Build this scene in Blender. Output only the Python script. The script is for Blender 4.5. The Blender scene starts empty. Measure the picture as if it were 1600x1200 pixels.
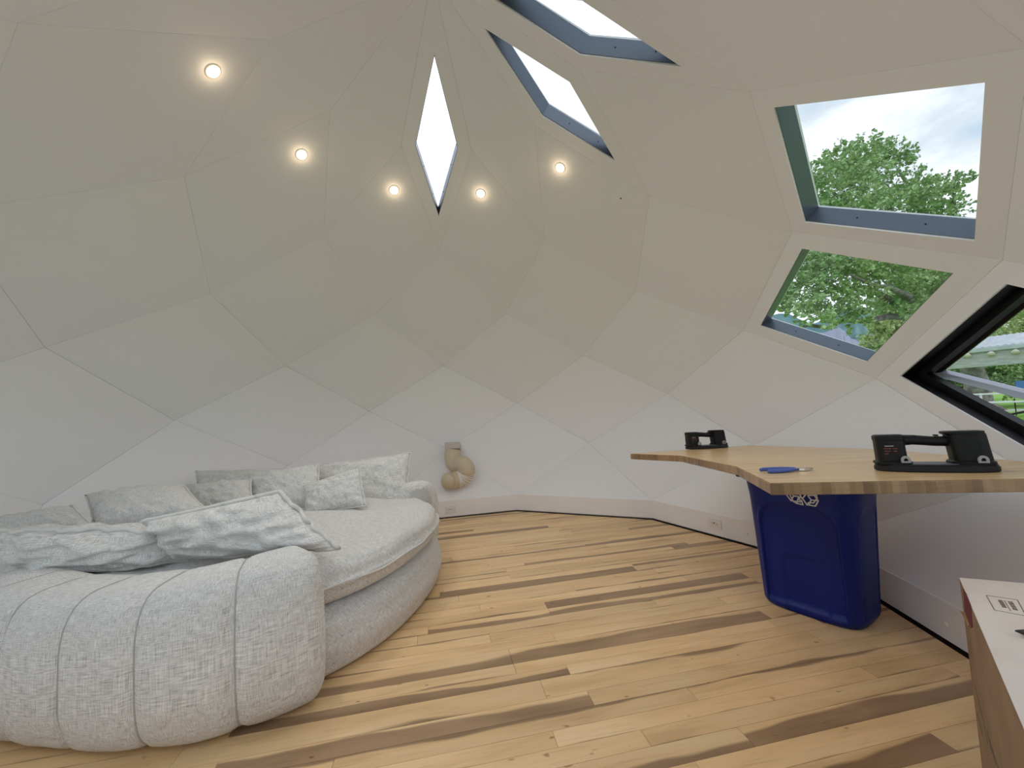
import bpy, bmesh, math, random
from mathutils import Vector as Vec, Matrix, noise
random.seed(7)
scn = bpy.context.scene
COL = scn.collection

# ------------------------------------------------------------------ camera
CAM = Vec((0.69105, -2.39548, 1.2154))
CF = Vec((-0.13363, 0.98917, 0.06073)); CR = Vec((0.98892, 0.13709, -0.05689)); CU = Vec((0.06460, -0.05246, 0.99653))
FPX = 637.38
cd = bpy.data.cameras.new('camera'); cam = bpy.data.objects.new('camera', cd); COL.objects.link(cam)
cd.sensor_width = 36; cd.lens = FPX / 1600 * 36; cd.clip_start = .02; cd.clip_end = 4000
m = Matrix((CR, CU, -CF)).transposed().to_4x4(); m.translation = CAM
cam.matrix_world = m
scn.camera = cam

# ------------------------------------------------------------------ light
scn.view_settings.view_transform = 'Standard'; scn.view_settings.look = 'None'
scn.view_settings.gamma = 1; scn.view_settings.use_curve_mapping = False
scn.view_settings.exposure = 0.0
scn.cycles.max_bounces = 14; scn.cycles.diffuse_bounces = 12; scn.cycles.glossy_bounces = 5
scn.cycles.transparent_max_bounces = 24; scn.cycles.sample_clamp_indirect = 8
scn.cycles.caustics_reflective = False; scn.cycles.caustics_refractive = False
SKY = 1.0
w = bpy.data.worlds.new('sky'); scn.world = w; w.use_nodes = True
nt = w.node_tree; nt.nodes.clear()
def nd(nt, typ, **kw):
    n = nt.nodes.new(typ)
    for k, v in kw.items():
        if k.startswith('i_'):
            key = k[2:]; key = int(key) if key.isdigit() else key.replace('_', ' ')
            n.inputs[key].default_value = v
        else: setattr(n, k, v)
    return n
def ramp(nt, fac, stops):
    r = nt.nodes.new('ShaderNodeValToRGB'); e = r.color_ramp.elements
    while len(e) < len(stops): e.new(.5)
    for el, (p, c) in zip(e, stops): el.position = p; el.color = (*c, 1)
    nt.links.new(fac, r.inputs[0]); return r.outputs[0]
tc = nd(nt, 'ShaderNodeTexCoord')
mp = nd(nt, 'ShaderNodeMapping'); mp.inputs['Scale'].default_value = (1, 1, 2.2); mp.inputs['Location'].default_value = (7.3, 1.2, 4.1)
nt.links.new(tc.outputs['Generated'], mp.inputs[0])
nz = nd(nt, 'ShaderNodeTexNoise', i_Scale=1.7, i_Detail=6.0, i_Roughness=.55)
nt.links.new(mp.outputs[0], nz.inputs['Vector'])
skyc = ramp(nt, nz.outputs['Fac'], [(.40, (.46, .68, .92)), (.49, (.84, .92, 1.02)), (.64, (1.85, 1.88, 2.1))])
bg = nd(nt, 'ShaderNodeBackground', i_Strength=SKY); nt.links.new(skyc, bg.inputs[0])
wo = nd(nt, 'ShaderNodeOutputWorld'); nt.links.new(bg.outputs[0], wo.inputs[0])
LAMP_W = 22.0; HALO_W = .30

# ------------------------------------------------------------------ helpers
def tag(o, label=None, cat=None, group=None, kind=None):
    if label: o['label'] = label
    if cat: o['category'] = cat
    if group: o['group'] = group
    if kind: o['kind'] = kind
    return o
def empty(name, loc=(0, 0, 0)):
    o = bpy.data.objects.new(name, None); COL.objects.link(o); o.location = loc
    o.empty_display_size = .1; return o
def obj(name, verts, faces, mat, parent=None, smooth=False, uvs=None, mats=None, fmat=None):
    me = bpy.data.meshes.new(name); me.from_pydata([tuple(v) for v in verts], [], faces); me.update()
    o = bpy.data.objects.new(name, me); COL.objects.link(o)
    for mm in ([mat] if mats is None else mats): me.materials.append(mm)
    if fmat: me.polygons.foreach_set('material_index', fmat)
    if smooth: me.polygons.foreach_set('use_smooth', [True] * len(me.polygons))
    if uvs is not None:
        ul = me.uv_layers.new(name='UVMap'); li = [0] * len(me.loops); me.loops.foreach_get('vertex_index', li)
        flat = []
        for i in li: flat += [uvs[i][0], uvs[i][1]]
        ul.data.foreach_set('uv', flat)
    if parent is not None: setpar(o, parent)
    return o
def setpar(o, parent):
    # vertices are written in world space; keep them there
    o.parent = parent
    pm = Matrix.Identity(4); p = parent; chain = []
    while p is not None: chain.append(p); p = p.parent
    for q in reversed(chain): pm = pm @ q.matrix_parent_inverse @ q.matrix_basis
    o.matrix_parent_inverse = pm.inverted()
def from_bm(name, bm, mat, parent=None, smooth=False, M=None):
    me = bpy.data.meshes.new(name)
    if M is not None: bm.transform(M)
    bmesh.ops.recalc_face_normals(bm, faces=bm.faces[:])
    bm.to_mesh(me); bm.free()
    o = bpy.data.objects.new(name, me); COL.objects.link(o); me.materials.append(mat)
    if smooth: me.polygons.foreach_set('use_smooth', [True] * len(me.polygons))
    if parent is not None: setpar(o, parent)
    return o
def bm_box(size, center=(0, 0, 0), bevel=0, seg=2, bm=None):
    b = bmesh.new(); bmesh.ops.create_cube(b, size=1)
    bmesh.ops.scale(b, vec=size, verts=b.verts); bmesh.ops.translate(b, vec=center, verts=b.verts)
    if bevel: bmesh.ops.bevel(b, geom=b.edges[:], offset=bevel, segments=seg, profile=.7, affect='EDGES')
    if bm is None: return b
    me = bpy.data.meshes.new('tmp'); b.to_mesh(me); b.free(); bm.from_mesh(me); bpy.data.meshes.remove(me); return bm
def tube(path, rad, n=10, cap=True, closed=False):
    """verts, faces of a tube along path (list of Vec); rad number or list"""
    V, F = [], []; P = [Vec(p) for p in path]; N = len(P)
    rr = rad if isinstance(rad, (list, tuple)) else [rad] * N
    prev = None
    for i, p in enumerate(P):
        if closed: t = P[(i + 1) % N] - P[i - 1]
        else: t = P[min(i + 1, N - 1)] - P[max(i - 1, 0)]
        t.normalize()
        if prev is None:
            a = t.cross(Vec((0, 0, 1)))
            if a.length < .05: a = t.cross(Vec((0, 1, 0)))
        else: a = prev - t * prev.dot(t)
        a.normalize(); b = t.cross(a); prev = a
        for k in range(n):
            th = 2 * math.pi * k / n; V.append(p + (a * math.cos(th) + b * math.sin(th)) * rr[i])
    for i in range(N if closed else N - 1):
        for k in range(n):
            j = (i + 1) % N
            F.append((i * n + k, i * n + (k + 1) % n, j * n + (k + 1) % n, j * n + k))
    if cap and not closed:
        F.append(tuple(reversed(range(n)))); F.append(tuple(range((N - 1) * n, N * n)))
    return V, F
def ray(x, y): return CF + CR * ((x - 800) / FPX) - CU * ((y - 600) / FPX)
def at(x, y, dep): return CAM + ray(x, y) * dep
def onpl(x, y, P, n): d = ray(x, y); return CAM + d * ((P - CAM).dot(n) / d.dot(n))
def onz(x, y, z): d = ray(x, y); return CAM + d * ((z - CAM.z) / d.z)
def frame(o, ex, ez=None):
    ex = Vec(ex).normalized(); ez = Vec(ez or (0, 0, 1)).normalized(); ey = ez.cross(ex).normalized(); ex = ey.cross(ez)
    M = Matrix((ex, ey, ez)).transposed().to_4x4(); M.translation = Vec(o); return M

# ------------------------------------------------------------------ materials
def mat(name, col=(.8, .8, .8), rough=.6, metal=0, spec=.5, bump=None, build=None):
    mt = bpy.data.materials.new(name); mt.use_nodes = True; t = mt.node_tree
    b = t.nodes['Principled BSDF']
    b.inputs['Base Color'].default_value = (*col, 1); b.inputs['Roughness'].default_value = rough
    b.inputs['Metallic'].default_value = metal; b.inputs['Specular IOR Level'].default_value = spec
    if bump:
        sc, st, dist = bump
        c = nd(t, 'ShaderNodeTexCoord'); n = nd(t, 'ShaderNodeTexNoise', i_Scale=sc, i_Detail=4.0)
        t.links.new(c.outputs['Object'], n.inputs['Vector'])
        bp = nd(t, 'ShaderNodeBump', i_Strength=st, i_Distance=dist)
        t.links.new(n.outputs['Fac'], bp.inputs['Height']); t.links.new(bp.outputs[0], b.inputs['Normal'])
    if build: build(t, b)
    return mt
def var(c1, c2, scale, detail=4, stops=(.35, .65), coord='Object', mscale=(1, 1, 1)):
    def f(t, b):
        c = nd(t, 'ShaderNodeTexCoord'); mpp = nd(t, 'ShaderNodeMapping'); mpp.inputs['Scale'].default_value = mscale
        t.links.new(c.outputs[coord], mpp.inputs[0])
        n = nd(t, 'ShaderNodeTexNoise', i_Scale=scale, i_Detail=float(detail)); t.links.new(mpp.outputs[0], n.inputs['Vector'])
        t.links.new(ramp(t, n.outputs['Fac'], [(stops[0], c1), (stops[1], c2)]), b.inputs['Base Color'])
    return f
M_wall = mat('white_wall_paint', (.853, .853, .875), .55, spec=.3, bump=(38, .05, .004))
M_kick = mat('white_board_paint', (.89, .89, .91), .4, spec=.4, bump=(30, .03, .003))
M_shell = mat('shell_sheathing', (.5, .48, .45), .8)
M_sub = mat('dark_underlay', (.02, .013, .008), .9)
M_metal = mat('slate_metal_liner', (.12, .145, .18), .34, metal=.5)
M_black = mat('black_frame', (.004, .004, .005), .5, spec=.25)
M_blackgloss = mat('sash_reflection_grey', (.42, .43, .50), .3, metal=.3)  # grey painted in for the interior reflected by a glossy black bar
M_screw = mat('dark_screw', (.02, .02, .02), .4, metal=.5)
M_whiteplastic = mat('white_plastic', (.80, .80, .78), .35)
M_slot = mat('socket_slot', (.02, .02, .02), .5)
M_trimw = mat('lamp_trim', (.85, .84, .80), .4)
M_duct = mat('beige_duct_plastic', (.62, .53, .39), .55)
M_collar = mat('duct_collar', (.58, .53, .47), .5)

def glass_mat():
    mt = bpy.data.materials.new('window_glass'); mt.use_nodes = True; t = mt.node_tree; t.nodes.clear()
    tr = nd(t, 'ShaderNodeBsdfTransparent'); tr.inputs[0].default_value = (.97, .985, .98, 1)
    gl = nd(t, 'ShaderNodeBsdfGlossy'); gl.inputs['Roughness'].default_value = .01
    lw0 = nd(t, 'ShaderNodeLayerWeight', i_Blend=.5); lw1 = nd(t, 'ShaderNodeMath', operation='POWER'); lw1.inputs[1].default_value = 5.0
    t.links.new(lw0.outputs['Facing'], lw1.inputs[0]); lw = nd(t, 'ShaderNodeMath', operation='MULTIPLY_ADD'); lw.inputs[1].default_value = .5; lw.inputs[2].default_value = .02; t.links.new(lw1.outputs[0], lw.inputs[0]); mx = nd(t, 'ShaderNodeMixShader'); o = nd(t, 'ShaderNodeOutputMaterial')
    t.links.new(lw.outputs[0], mx.inputs[0]); t.links.new(tr.outputs[0], mx.inputs[1]); t.links.new(gl.outputs[0], mx.inputs[2])
    t.links.new(mx.outputs[0], o.inputs[0]); return mt
M_glass = glass_mat()
def emit_mat(name, col, st):
    mt = bpy.data.materials.new(name); mt.use_nodes = True; t = mt.node_tree; t.nodes.clear()
    e = nd(t, 'ShaderNodeEmission', i_Strength=st); e.inputs[0].default_value = (*col, 1)
    o = nd(t, 'ShaderNodeOutputMaterial'); t.links.new(e.outputs[0], o.inputs[0]); return mt
M_lamp = emit_mat('warm_lamp', (1, .80, .50), 9.0)

def fabric_build(t, b):
    c = nd(t, 'ShaderNodeTexCoord')
    outs = []
    for sx, sy in ((420, 26), (26, 380)):
        mpp = nd(t, 'ShaderNodeMapping'); mpp.inputs['Scale'].default_value = (sx, sy, 1); t.links.new(c.outputs['UV'], mpp.inputs[0])
        n = nd(t, 'ShaderNodeTexNoise', i_Scale=1.0, i_Detail=3.0, i_Roughness=.6); t.links.new(mpp.outputs[0], n.inputs['Vector']); outs.append(n.outputs['Fac'])
    ad = nd(t, 'ShaderNodeMath', operation='ADD'); t.links.new(outs[0], ad.inputs[0]); t.links.new(outs[1], ad.inputs[1])
    hf = nd(t, 'ShaderNodeMath', operation='MULTIPLY'); hf.inputs[1].default_value = .5; t.links.new(ad.outputs[0], hf.inputs[0])
    t.links.new(ramp(t, hf.outputs[0], [(.36, (.36, .36, .345)), (.45, (.56, .56, .54)), (.60, (.82, .815, .79))]), b.inputs['Base Color'])
    n2 = nd(t, 'ShaderNodeTexNoise', i_Scale=16.0, i_Detail=5.0, i_Roughness=.6); n2.inputs['Distortion'].default_value = .8
    t.links.new(c.outputs['UV'], n2.inputs['Vector'])
    b1 = nd(t, 'ShaderNodeBump', i_Strength=.6, i_Distance=.028); t.links.new(n2.outputs['Fac'], b1.inputs['Height'])
    b2 = nd(t, 'ShaderNodeBump', i_Strength=.8, i_Distance=.003); t.links.new(hf.outputs[0], b2.inputs['Height']); t.links.new(b1.outputs[0], b2.inputs['Normal'])
    t.links.new(b2.outputs[0], b.inputs['Normal'])
    b.inputs['Sheen Weight'].default_value = .25
M_fab = mat('slub_linen', rough=.95, spec=.1, build=fabric_build)
M_pipe = mat('linen_piping', (.66, .655, .635), .95, spec=.1, bump=(300, .5, .003))
M_seam = mat('seam_thread', (.42, .42, .40), .95, spec=.1)

# ------------------------------------------------------------------ dome geometry (polar zonohedron, ten-fold)
S = .96; CC = .5721762925523634; ZF = -4.203
RK = {'G': 0, 'F': 1, 'E': 2, 'D': 3, 'C': 4, 'B': 5, 'A': 6, 'Z': 7}
RN = 'GFEDCBAZ'
def V(ring, i):
    k = RK[ring]; R = math.sin(math.pi * k / 10) / math.sin(math.pi / 10)
    a = math.pi - 2 * math.pi / 10 * (i + (k - 2) / 2)
    return Vec((R * math.cos(a) * S, R * math.sin(a) * S, (-k * CC - ZF) * S))
def VN(ring, i):  # outward direction at a vertex
    k = RK[ring]
    if k == 0: return Vec((0, 0, 1))
    v = V(ring, i); r = Vec((v.x, v.y, 0)).normalized()
    sl = math.cos(math.pi * k / 10)  # >0 upper half
    return (r * math.sin(math.pi * k / 10) + Vec((0, 0, 1)) * (sl * 1.1)).normalized()
WT = .15  # wall thickness
def side_of(c):
    a = math.degrees(math.atan2(c.y, c.x))
    if 45 <= a < 135: return 'back'
    if -45 <= a < 45: return 'right'
    if -135 <= a < -45: return 'front'
    return 'left'
ceiling = tag(empty('ceiling', (0, 0, 3.3)), 'white dome ceiling of narrow diamond panels meeting at the peak', 'ceiling', kind='structure')
WALL = {s: tag(empty('wall_' + s, {'left': (-2.9, 0, .3), 'right': (2.9, 0, .3), 'back': (0, 2.9, .3), 'front': (0, -2.9, .3)}[s]), l, 'wall', kind='structure')
        for s, l in (('left', 'white diamond panelled dome wall behind the sofa'), ('right', 'white diamond panelled dome wall holding the large windows'),
                     ('back', 'white diamond panelled dome wall at the far side with the duct'), ('front', 'white diamond panelled dome wall behind the viewer'))}
BASE = {s: tag(empty('baseboard_' + s, {'left': (-2.5, 0, 0), 'right': (2.5, 0, 0), 'back': (0, 2.5, 0), 'front': (0, -2.5, 0)}[s]), l, 'baseboard', kind='structure')
        for s, l in (('left', 'low white upright boards along the floor behind the sofa'), ('right', 'low white upright boards along the floor behind the blue bin'),
                     ('back', 'low white upright boards along the floor below the duct'), ('front', 'low white upright boards along the floor behind the viewer'))}
windows = {}   # (ring,i) -> (ratio, name, type)
def wname(n): return 'window_%d' % n
windows[('F', 2)] = (.609, 1, 'sky'); windows[('F', 4)] = (.609, 2, 'sky'); windows[('F', 5)] = (.609, 3, 'sky')
windows[('D', 4)] = (.796, 4, 'fix'); windows[('C', 3)] = (.775, 5, 'fix'); windows[('B', 3)] = (.77, 6, 'open')
# unseen glazing behind the viewer, added to bring daylight into the dome
windows[('F', 7)] = (.609, 7, 'sky'); windows[('F', 9)] = (.609, 8, 'sky')
# (added front glazing for daylight: big diamond windows from knee height up)
_n = 9
for _k in [(r_, i_) for r_ in 'ABCD' for i_ in (4, 5, 6, 7)]:
    if _k in (('D', 4), ('C', 4), ('D', 5), ('A', 7)): continue
    windows[_k] = (.90, _n, 'fix'); _n += 1
windows[('A', 7)] = (.66, _n, 'fix'); _n += 1
for _k in (('E', 6), ('E', 7)): windows[_k] = (.8, _n, 'fix'); _n += 1
win_label = {1: 'slim upright diamond skylight, the leftmost of the skylights', 2: 'slanting diamond skylight between the upright one and the topmost one',
  3: 'long slanting diamond skylight cut by the top of the picture', 4: 'large square window high on the right with tree top and sky',
  5: 'diamond window of tree branches below the largest window', 6: 'black framed opening window at the right edge with a bar greyed by reflection'}

GAP = .0011
def ngon_panel(name, inn, out, parent, hole=None, hole_out=None):
    """solid wedge panel; inner face (room side) has a small V-joint along its edges; optional hole loop"""
    n = len(inn); c = sum(inn, Vec()) / n
    verts, faces = [], []
    nn = Vec()
    for a in range(n): nn += (inn[a] - c).cross(inn[(a + 1) % n] - c)
    nn.normalize(); oc = sum(out, Vec()) / n
    if nn.dot(oc - c) < 0: nn = -nn
    ins = []
    for a in range(n):
        p, q, r = inn[a - 1], inn[a], inn[(a + 1) % n]
        d1 = (p - q).normalized(); d2 = (r - q).normalized(); s = d1.cross(d2).length
        ins.append(q + (d1 + d2) * (GAP / max(s, .15)))
    L0 = ins; L1 = [p + nn * .0022 for p in inn]; L2 = out
    for L in (L0, L1, L2): verts += L
    for a in range(n):
        b = (a + 1) % n
        faces += [(a, b, n + b, n + a), (n + a, n + b, 2 * n + b, 2 * n + a)]
    if hole is None:
        faces += [tuple(range(n))[::-1], tuple(range(2 * n, 3 * n))]
    else:
        h0 = 3 * n; verts += hole; verts += hole_out
        for a in range(n):
            b = (a + 1) % n
            faces += [(a, h0 + a, h0 + b, b), (2 * n + a, 2 * n + b, h0 + n + b, h0 + n + a), (h0 + a, h0 + n + a, h0 + n + b, h0 + b)]
    bm = bmesh.new(); vs = [bm.verts.new(v) for v in verts]
    for f in faces: bm.faces.new([vs[i] for i in f])
    return from_bm(name, bm, M_wall, parent), nn

def prism(loop0, loop1):
    """closed ring bar set: not used"""
def add_window(key, ratio, num, typ, quad, nn):
    L, T, R, Bm = quad; cen = (L + T + R + Bm) / 4
    hole = [cen + (v - cen) * ratio for v in quad]
    root = tag(empty(wname(num), cen), win_label.get(num, 'unseen diamond window added behind the viewer to let daylight in'), 'window', kind='structure')
    depth = WT - .015
    lin_m = M_black if typ == 'open' else M_metal
    th = .004
    # four liner boards
    for a in range(4):
        b = (a + 1) % 4
        p, q = hole[a], hole[b]
        def insd(i, t):
            d1 = (hole[i - 1] - hole[i]).normalized(); d2 = (hole[(i + 1) % 4] - hole[i]).normalized(); s = d1.cross(d2).length
            return hole[i] + (d1 + d2) * (t / s)
        e = .012  # liner starts just behind the plaster edge
        p0, q0, p1, q1 = insd(a, .001), insd(b, .001), insd(a, th), insd(b, th)
        vs = [v + nn * e for v in (p0, q0, q1, p1)] + [v + nn * depth for v in (p0, q0, q1, p1)]
        bm = bmesh.new(); vv = [bm.verts.new(x) for x in vs]
        for f in ((0, 1, 2, 3), (7, 6, 5, 4), (0, 4, 5, 1), (1, 5, 6, 2), (2, 6, 7, 3), (3, 7, 4, 0)): bm.faces.new([vv[i] for i in f])
        rv = from_bm('reveal', bm, lin_m, root)
        if typ != 'open' and num <= 5 and a in (2, 3) :
            inw = (cen - (p + q) / 2); inw -= (q - p).normalized() * inw.dot((q - p).normalized()); inw.normalize()
            for t in (.28, .68):
                pt = p0.lerp(q0, t) + inw * (th + .0005) + nn * depth * .55
                bm = bmesh.new(); bmesh.ops.create_cone(bm, cap_ends=True, segments=8, radius1=.0055, radius2=.004, depth=.004)
                sc = from_bm('screw', bm, M_screw, root, M=Matrix.Translation(pt) @ inw.to_track_quat('Z', 'Y').to_matrix().to_4x4())
    def inset(t):
        out = []
        for i in range(4):
            d1 = (hole[i - 1] - hole[i]).normalized(); d2 = (hole[(i + 1) % 4] - hole[i]).normalized(); s = d1.cross(d2).length
            out.append(hole[i] + (d1 + d2) * (t / s))
        return out
    def pane(loop, off, parent, thick=.008):
        vs = [v + nn * off for v in loop] + [v + nn * (off + thick) for v in loop]
        return obj('pane', vs, [(3, 2, 1, 0), (4, 5, 6, 7), (0, 1, 5, 4), (1, 2, 6, 5), (2, 3, 7, 6), (3, 0, 4, 7)], M_glass, parent)
    def bars(loopo, loopi, z0, z1, mt, parent, name):
        for a in range(4):
            b = (a + 1) % 4
            vs = [v + nn * z0 for v in (loopo[a], loopo[b], loopi[b], loopi[a])] + [v + nn * z1 for v in (loopo[a], loopo[b], loopi[b], loopi[a])]
            bm = bmesh.new(); vv = [bm.verts.new(x) for x in vs]
            for f in ((0, 1, 2, 3), (7, 6, 5, 4), (0, 4, 5, 1), (1, 5, 6, 2), (2, 6, 7, 3), (3, 7, 4, 0)): bm.faces.new([vv[i] for i in f])
            from_bm(name, bm, M_blackgloss if (name == 'sash_bar' and a == 3) else mt, parent)
    if typ != 'open':
        pane(inset(th + .001), depth - .012, root)
    else:
        # black stop frame and an outward-opening sash hinged along its upper left side
        bars(inset(th), inset(.045), depth - .05, depth, M_black, root, 'frame_bar')
        sash = empty('sash', cen); setpar(sash, root)
        before = set(bpy.data.objects)
        lo, li = inset(.018), inset(.062)
        bars(lo, li, depth + .002, depth + .042, M_black, sash, 'sash_bar')
        # the sash's free lower bar is greyed to stand in for a reflection
        pane(inset(.058), depth + .018, sash)
        hp, hq = lo[0] + nn * depth, lo[1] + nn * depth     # hinge L -> T
        ax = (hq - hp).normalized()
        rot = Matrix.Translation(hp) @ Matrix.Rotation(math.radians(SASH), 4, ax) @ Matrix.Translation(-hp)
        for o in set(bpy.data.objects) - before:
            o.data.transform(rot)
        # gas stay
        a0 = hole[3].lerp(hole[0], .35) + nn * (depth - .02); b0 = rot @ (lo[3].lerp(lo[0], .30) + nn * (depth + .01))
        v_, f_ = tube([a0, b0], .006, 8); obj('stay', v_, f_, M_black, root, smooth=False)
    return root
SASH = 28.0
RINGS = 'FEDCBA'
for ri, ring in enumerate(RINGS):
    up = RN[RK[ring] - 1]; dn = RN[RK[ring] + 1]
    for i in range(-2, 8):
        ks = [(ring, i), (up, i + 1), (ring, i + 1), (dn, i)]
        inn = [V(*k) for k in ks]; out = [V(*k) + VN(*k) * WT * 1.06 for k in ks]
        c = sum(inn, Vec()) / 4
        par = ceiling if ring in 'FE' else WALL[side_of(c)]
        key = (ring, i)
        if key in windows:
            ratio, num, typ = windows[key]
            hole = [c + (v - c) * ratio for v in inn]
            nn = (inn[1] - inn[3]).cross(inn[2] - inn[0]).normalized()
            if nn.dot(c - Vec((0, 0, 1.3))) < 0: nn = -nn
            oc = sum(out, Vec()) / 4; on = (out[1] - out[3]).cross(out[2] - out[0]).normalized()
            ho = [h + nn * ((oc - h).dot(on) / nn.dot(on)) for h in hole]
            p, n2 = ngon_panel('panel', inn, out, par, hole, ho)
            add_window(key, ratio, num, typ, inn, nn)
        else:
            ngon_panel('panel', inn, out, par)
for i in range(-2, 8):
    a, b, t = V('Z', i), V('Z', i + 1), V('A', i + 1)
    rad = lambda v: Vec((v.x, v.y, 0)).normalized()
    inn = [a, t, b]; out = [a + VN('Z', i) * WT, t + VN('A', i + 1) * WT, b + VN('Z', i + 1) * WT]
    ngon_panel('panel', inn, out, WALL[side_of((a + b) / 2)])
    # low upright board from the dome's lower edge to the floor
    lip = .004
    n = -((rad(a) + rad(b)).normalized())
    f = lambda v, z, o=0: Vec((v.x, v.y, z)) + n * o
    vs = [f(a, .011, lip), f(b, .011, lip), f(b, b.z + .004, lip), f(a, a.z + .004, lip), f(a, -.07) + rad(a) * .14, f(b, -.07) + rad(b) * .14, f(b, b.z + .004) + rad(b) * .14, f(a, a.z + .004) + rad(a) * .14]
    vs[:4] = [v.lerp((vs[0] + vs[1] + vs[2] + vs[3]) / 4, .0006) for v in vs[:4]]
    bm = bmesh.new(); vv = [bm.verts.new(x) for x in vs]
    for fc in ((0, 1, 2, 3), (7, 6, 5, 4), (0, 4, 5, 1), (1, 5, 6, 2), (2, 6, 7, 3), (3, 7, 4, 0)): bm.faces.new([vv[k] for k in fc])
    from_bm('board', bm, M_kick, BASE[side_of((a + b) / 2)])

# ------------------------------------------------------------------ floor
def wood_build(t, b):
    oi = nd(t, 'ShaderNodeObjectInfo'); uv = nd(t, 'ShaderNodeTexCoord')
    sep = nd(t, 'ShaderNodeSeparateColor'); t.links.new(oi.outputs['Color'], sep.inputs[0])   # r darkness share, g seed, b tone
    sx = nd(t, 'ShaderNodeSeparateXYZ'); t.links.new(uv.outputs['UV'], sx.inputs[0])
    seed = nd(t, 'ShaderNodeMath', operation='MULTIPLY'); seed.inputs[1].default_value = 37.0; t.links.new(sep.outputs[1], seed.inputs[0])
    def nv(sxy, detail, rough=.55, dist=0):
        cmb = nd(t, 'ShaderNodeCombineXYZ')
        mx_ = nd(t, 'ShaderNodeMath', operation='MULTIPLY'); mx_.inputs[1].default_value = sxy[0]; t.links.new(sx.outputs[0], mx_.inputs[0])
        my_ = nd(t, 'ShaderNodeMath', operation='MULTIPLY'); my_.inputs[1].default_value = sxy[1]; t.links.new(sx.outputs[1], my_.inputs[0])
        t.links.new(mx_.outputs[0], cmb.inputs[0]); t.links.new(my_.outputs[0], cmb.inputs[1]); t.links.new(seed.outputs[0], cmb.inputs[2])
        n = nd(t, 'ShaderNodeTexNoise', i_Scale=1.0, i_Detail=float(detail), i_Roughness=rough); n.inputs['Distortion'].default_value = dist
        t.links.new(cmb.outputs[0], n.inputs['Vector']); return n.outputs['Fac']
    wav = nv((1.5, 3), 2); grain = nv((5, 90), 5, .6, .4); patch = nv((1.6, 9), 3, .5, .5); knot = nv((14, 30), 1, .4)
    # heartwood band: v (0..1 across plank) + wave < share
    sh = nd(t, 'ShaderNodeMath', operation='MULTIPLY_ADD'); sh.inputs[1].default_value = 1.3; sh.inputs[2].default_value = -.65; t.links.new(wav, sh.inputs[0])
    vv = nd(t, 'ShaderNodeMath', operation='ADD'); t.links.new(sx.outputs[2], vv.inputs[0]); t.links.new(sh.outputs[0], vv.inputs[1])
    at_ = nd(t, 'ShaderNodeAttribute', attribute_name='across'); 
    t.links.new(at_.outputs['Fac'], vv.inputs[0])
    df = nd(t, 'ShaderNodeMath', operation='SUBTRACT'); t.links.new(sep.outputs[0], df.inputs[0]); t.links.new(vv.outputs[0], df.inputs[1])
    mr = nd(t, 'ShaderNodeMapRange'); mr.inputs[1].default_value = -.05; mr.inputs[2].default_value = .07; t.links.new(df.outputs[0], mr.inputs[0])
    light = ramp(t, patch, [(.30, (.66, .435, .215)), (.48, (.77, .53, .275)), (.68, (.81, .585, .33))])
    dark = ramp(t, patch, [(.3, (.275, .165, .088)), (.55, (.37, .235, .133)), (.7, (.43, .28, .165))])
    mx = nd(t, 'ShaderNodeMix', data_type='RGBA'); t.links.new(mr.outputs[0], mx.inputs[0]); t.links.new(light, mx.inputs[6]); t.links.new(dark, mx.inputs[7])
    g = ramp(t, grain, [(.28, (.80, .77, .74)), (.45, (1, 1, 1)), (.7, (1.03, 1.02, 1.01))])
    m2 = nd(t, 'ShaderNodeMix', data_type='RGBA', blend_type='MULTIPLY'); m2.inputs[0].default_value = .75; t.links.new(mx.outputs[2], m2.inputs[6]); t.links.new(g, m2.inputs[7])
    kn = ramp(t, knot, [(.0, (.30, .20, .14)), (.20, (.42, .31, .24)), (.25, (1, 1, 1))])
    m3 = nd(t, 'ShaderNodeMix', data_type='RGBA', blend_type='MULTIPLY'); m3.inputs[0].default_value = .8; t.links.new(m2.outputs[2], m3.inputs[6]); t.links.new(kn, m3.inputs[7])
    tone = nd(t, 'ShaderNodeMapRange'); tone.inputs[3].default_value = .9; tone.inputs[4].default_value = 1.08; t.links.new(sep.outputs[2], tone.inputs[0])
    m4 = nd(t, 'ShaderNodeVectorMath', operation='SCALE'); t.links.new(m3.outputs[2], m4.inputs[0]); t.links.new(tone.outputs[0], m4.inputs['Scale'])
    t.links.new(m4.outputs[0], b.inputs['Base Color'])
    bp = nd(t, 'ShaderNodeBump', i_Strength=.12, i_Distance=.002); t.links.new(grain, bp.inputs['Height']); t.links.new(bp.outputs[0], b.inputs['Normal'])
M_plank = mat('hickory_plank', rough=.34, spec=.45, build=wood_build)
TH = math.radians(18.3); UX = Vec((math.cos(TH), math.sin(TH), 0)); UY = Vec((-math.sin(TH), math.cos(TH), 0))
floor = tag(empty('floor'), 'pale hickory plank floor with dark brown streaks', 'floor', kind='structure')
sl = [Vec((V('Z', i).x, V('Z', i).y, -.016)) * 1.0 for i in range(10)]
for v in sl: v.x *= 1.05; v.y *= 1.05
obj('underlay', [Vec((v.x, v.y, -.02)) for v in sl] + [Vec((v.x, v.y, -.08)) for v in sl], [tuple(range(10))[::-1], tuple(range(10, 20))] + [(i, (i + 1) % 10, 10 + (i + 1) % 10, 10 + i) for i in range(10)], M_sub, floor)
poly = [Vec((V('Z', i).x, V('Z', i).y)) for i in range(10)]
apo = [(((poly[i] + poly[(i + 1) % 10]) / 2).normalized(), ((poly[i] + poly[(i + 1) % 10]) / 2).length - .026) for i in range(10)]
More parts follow.
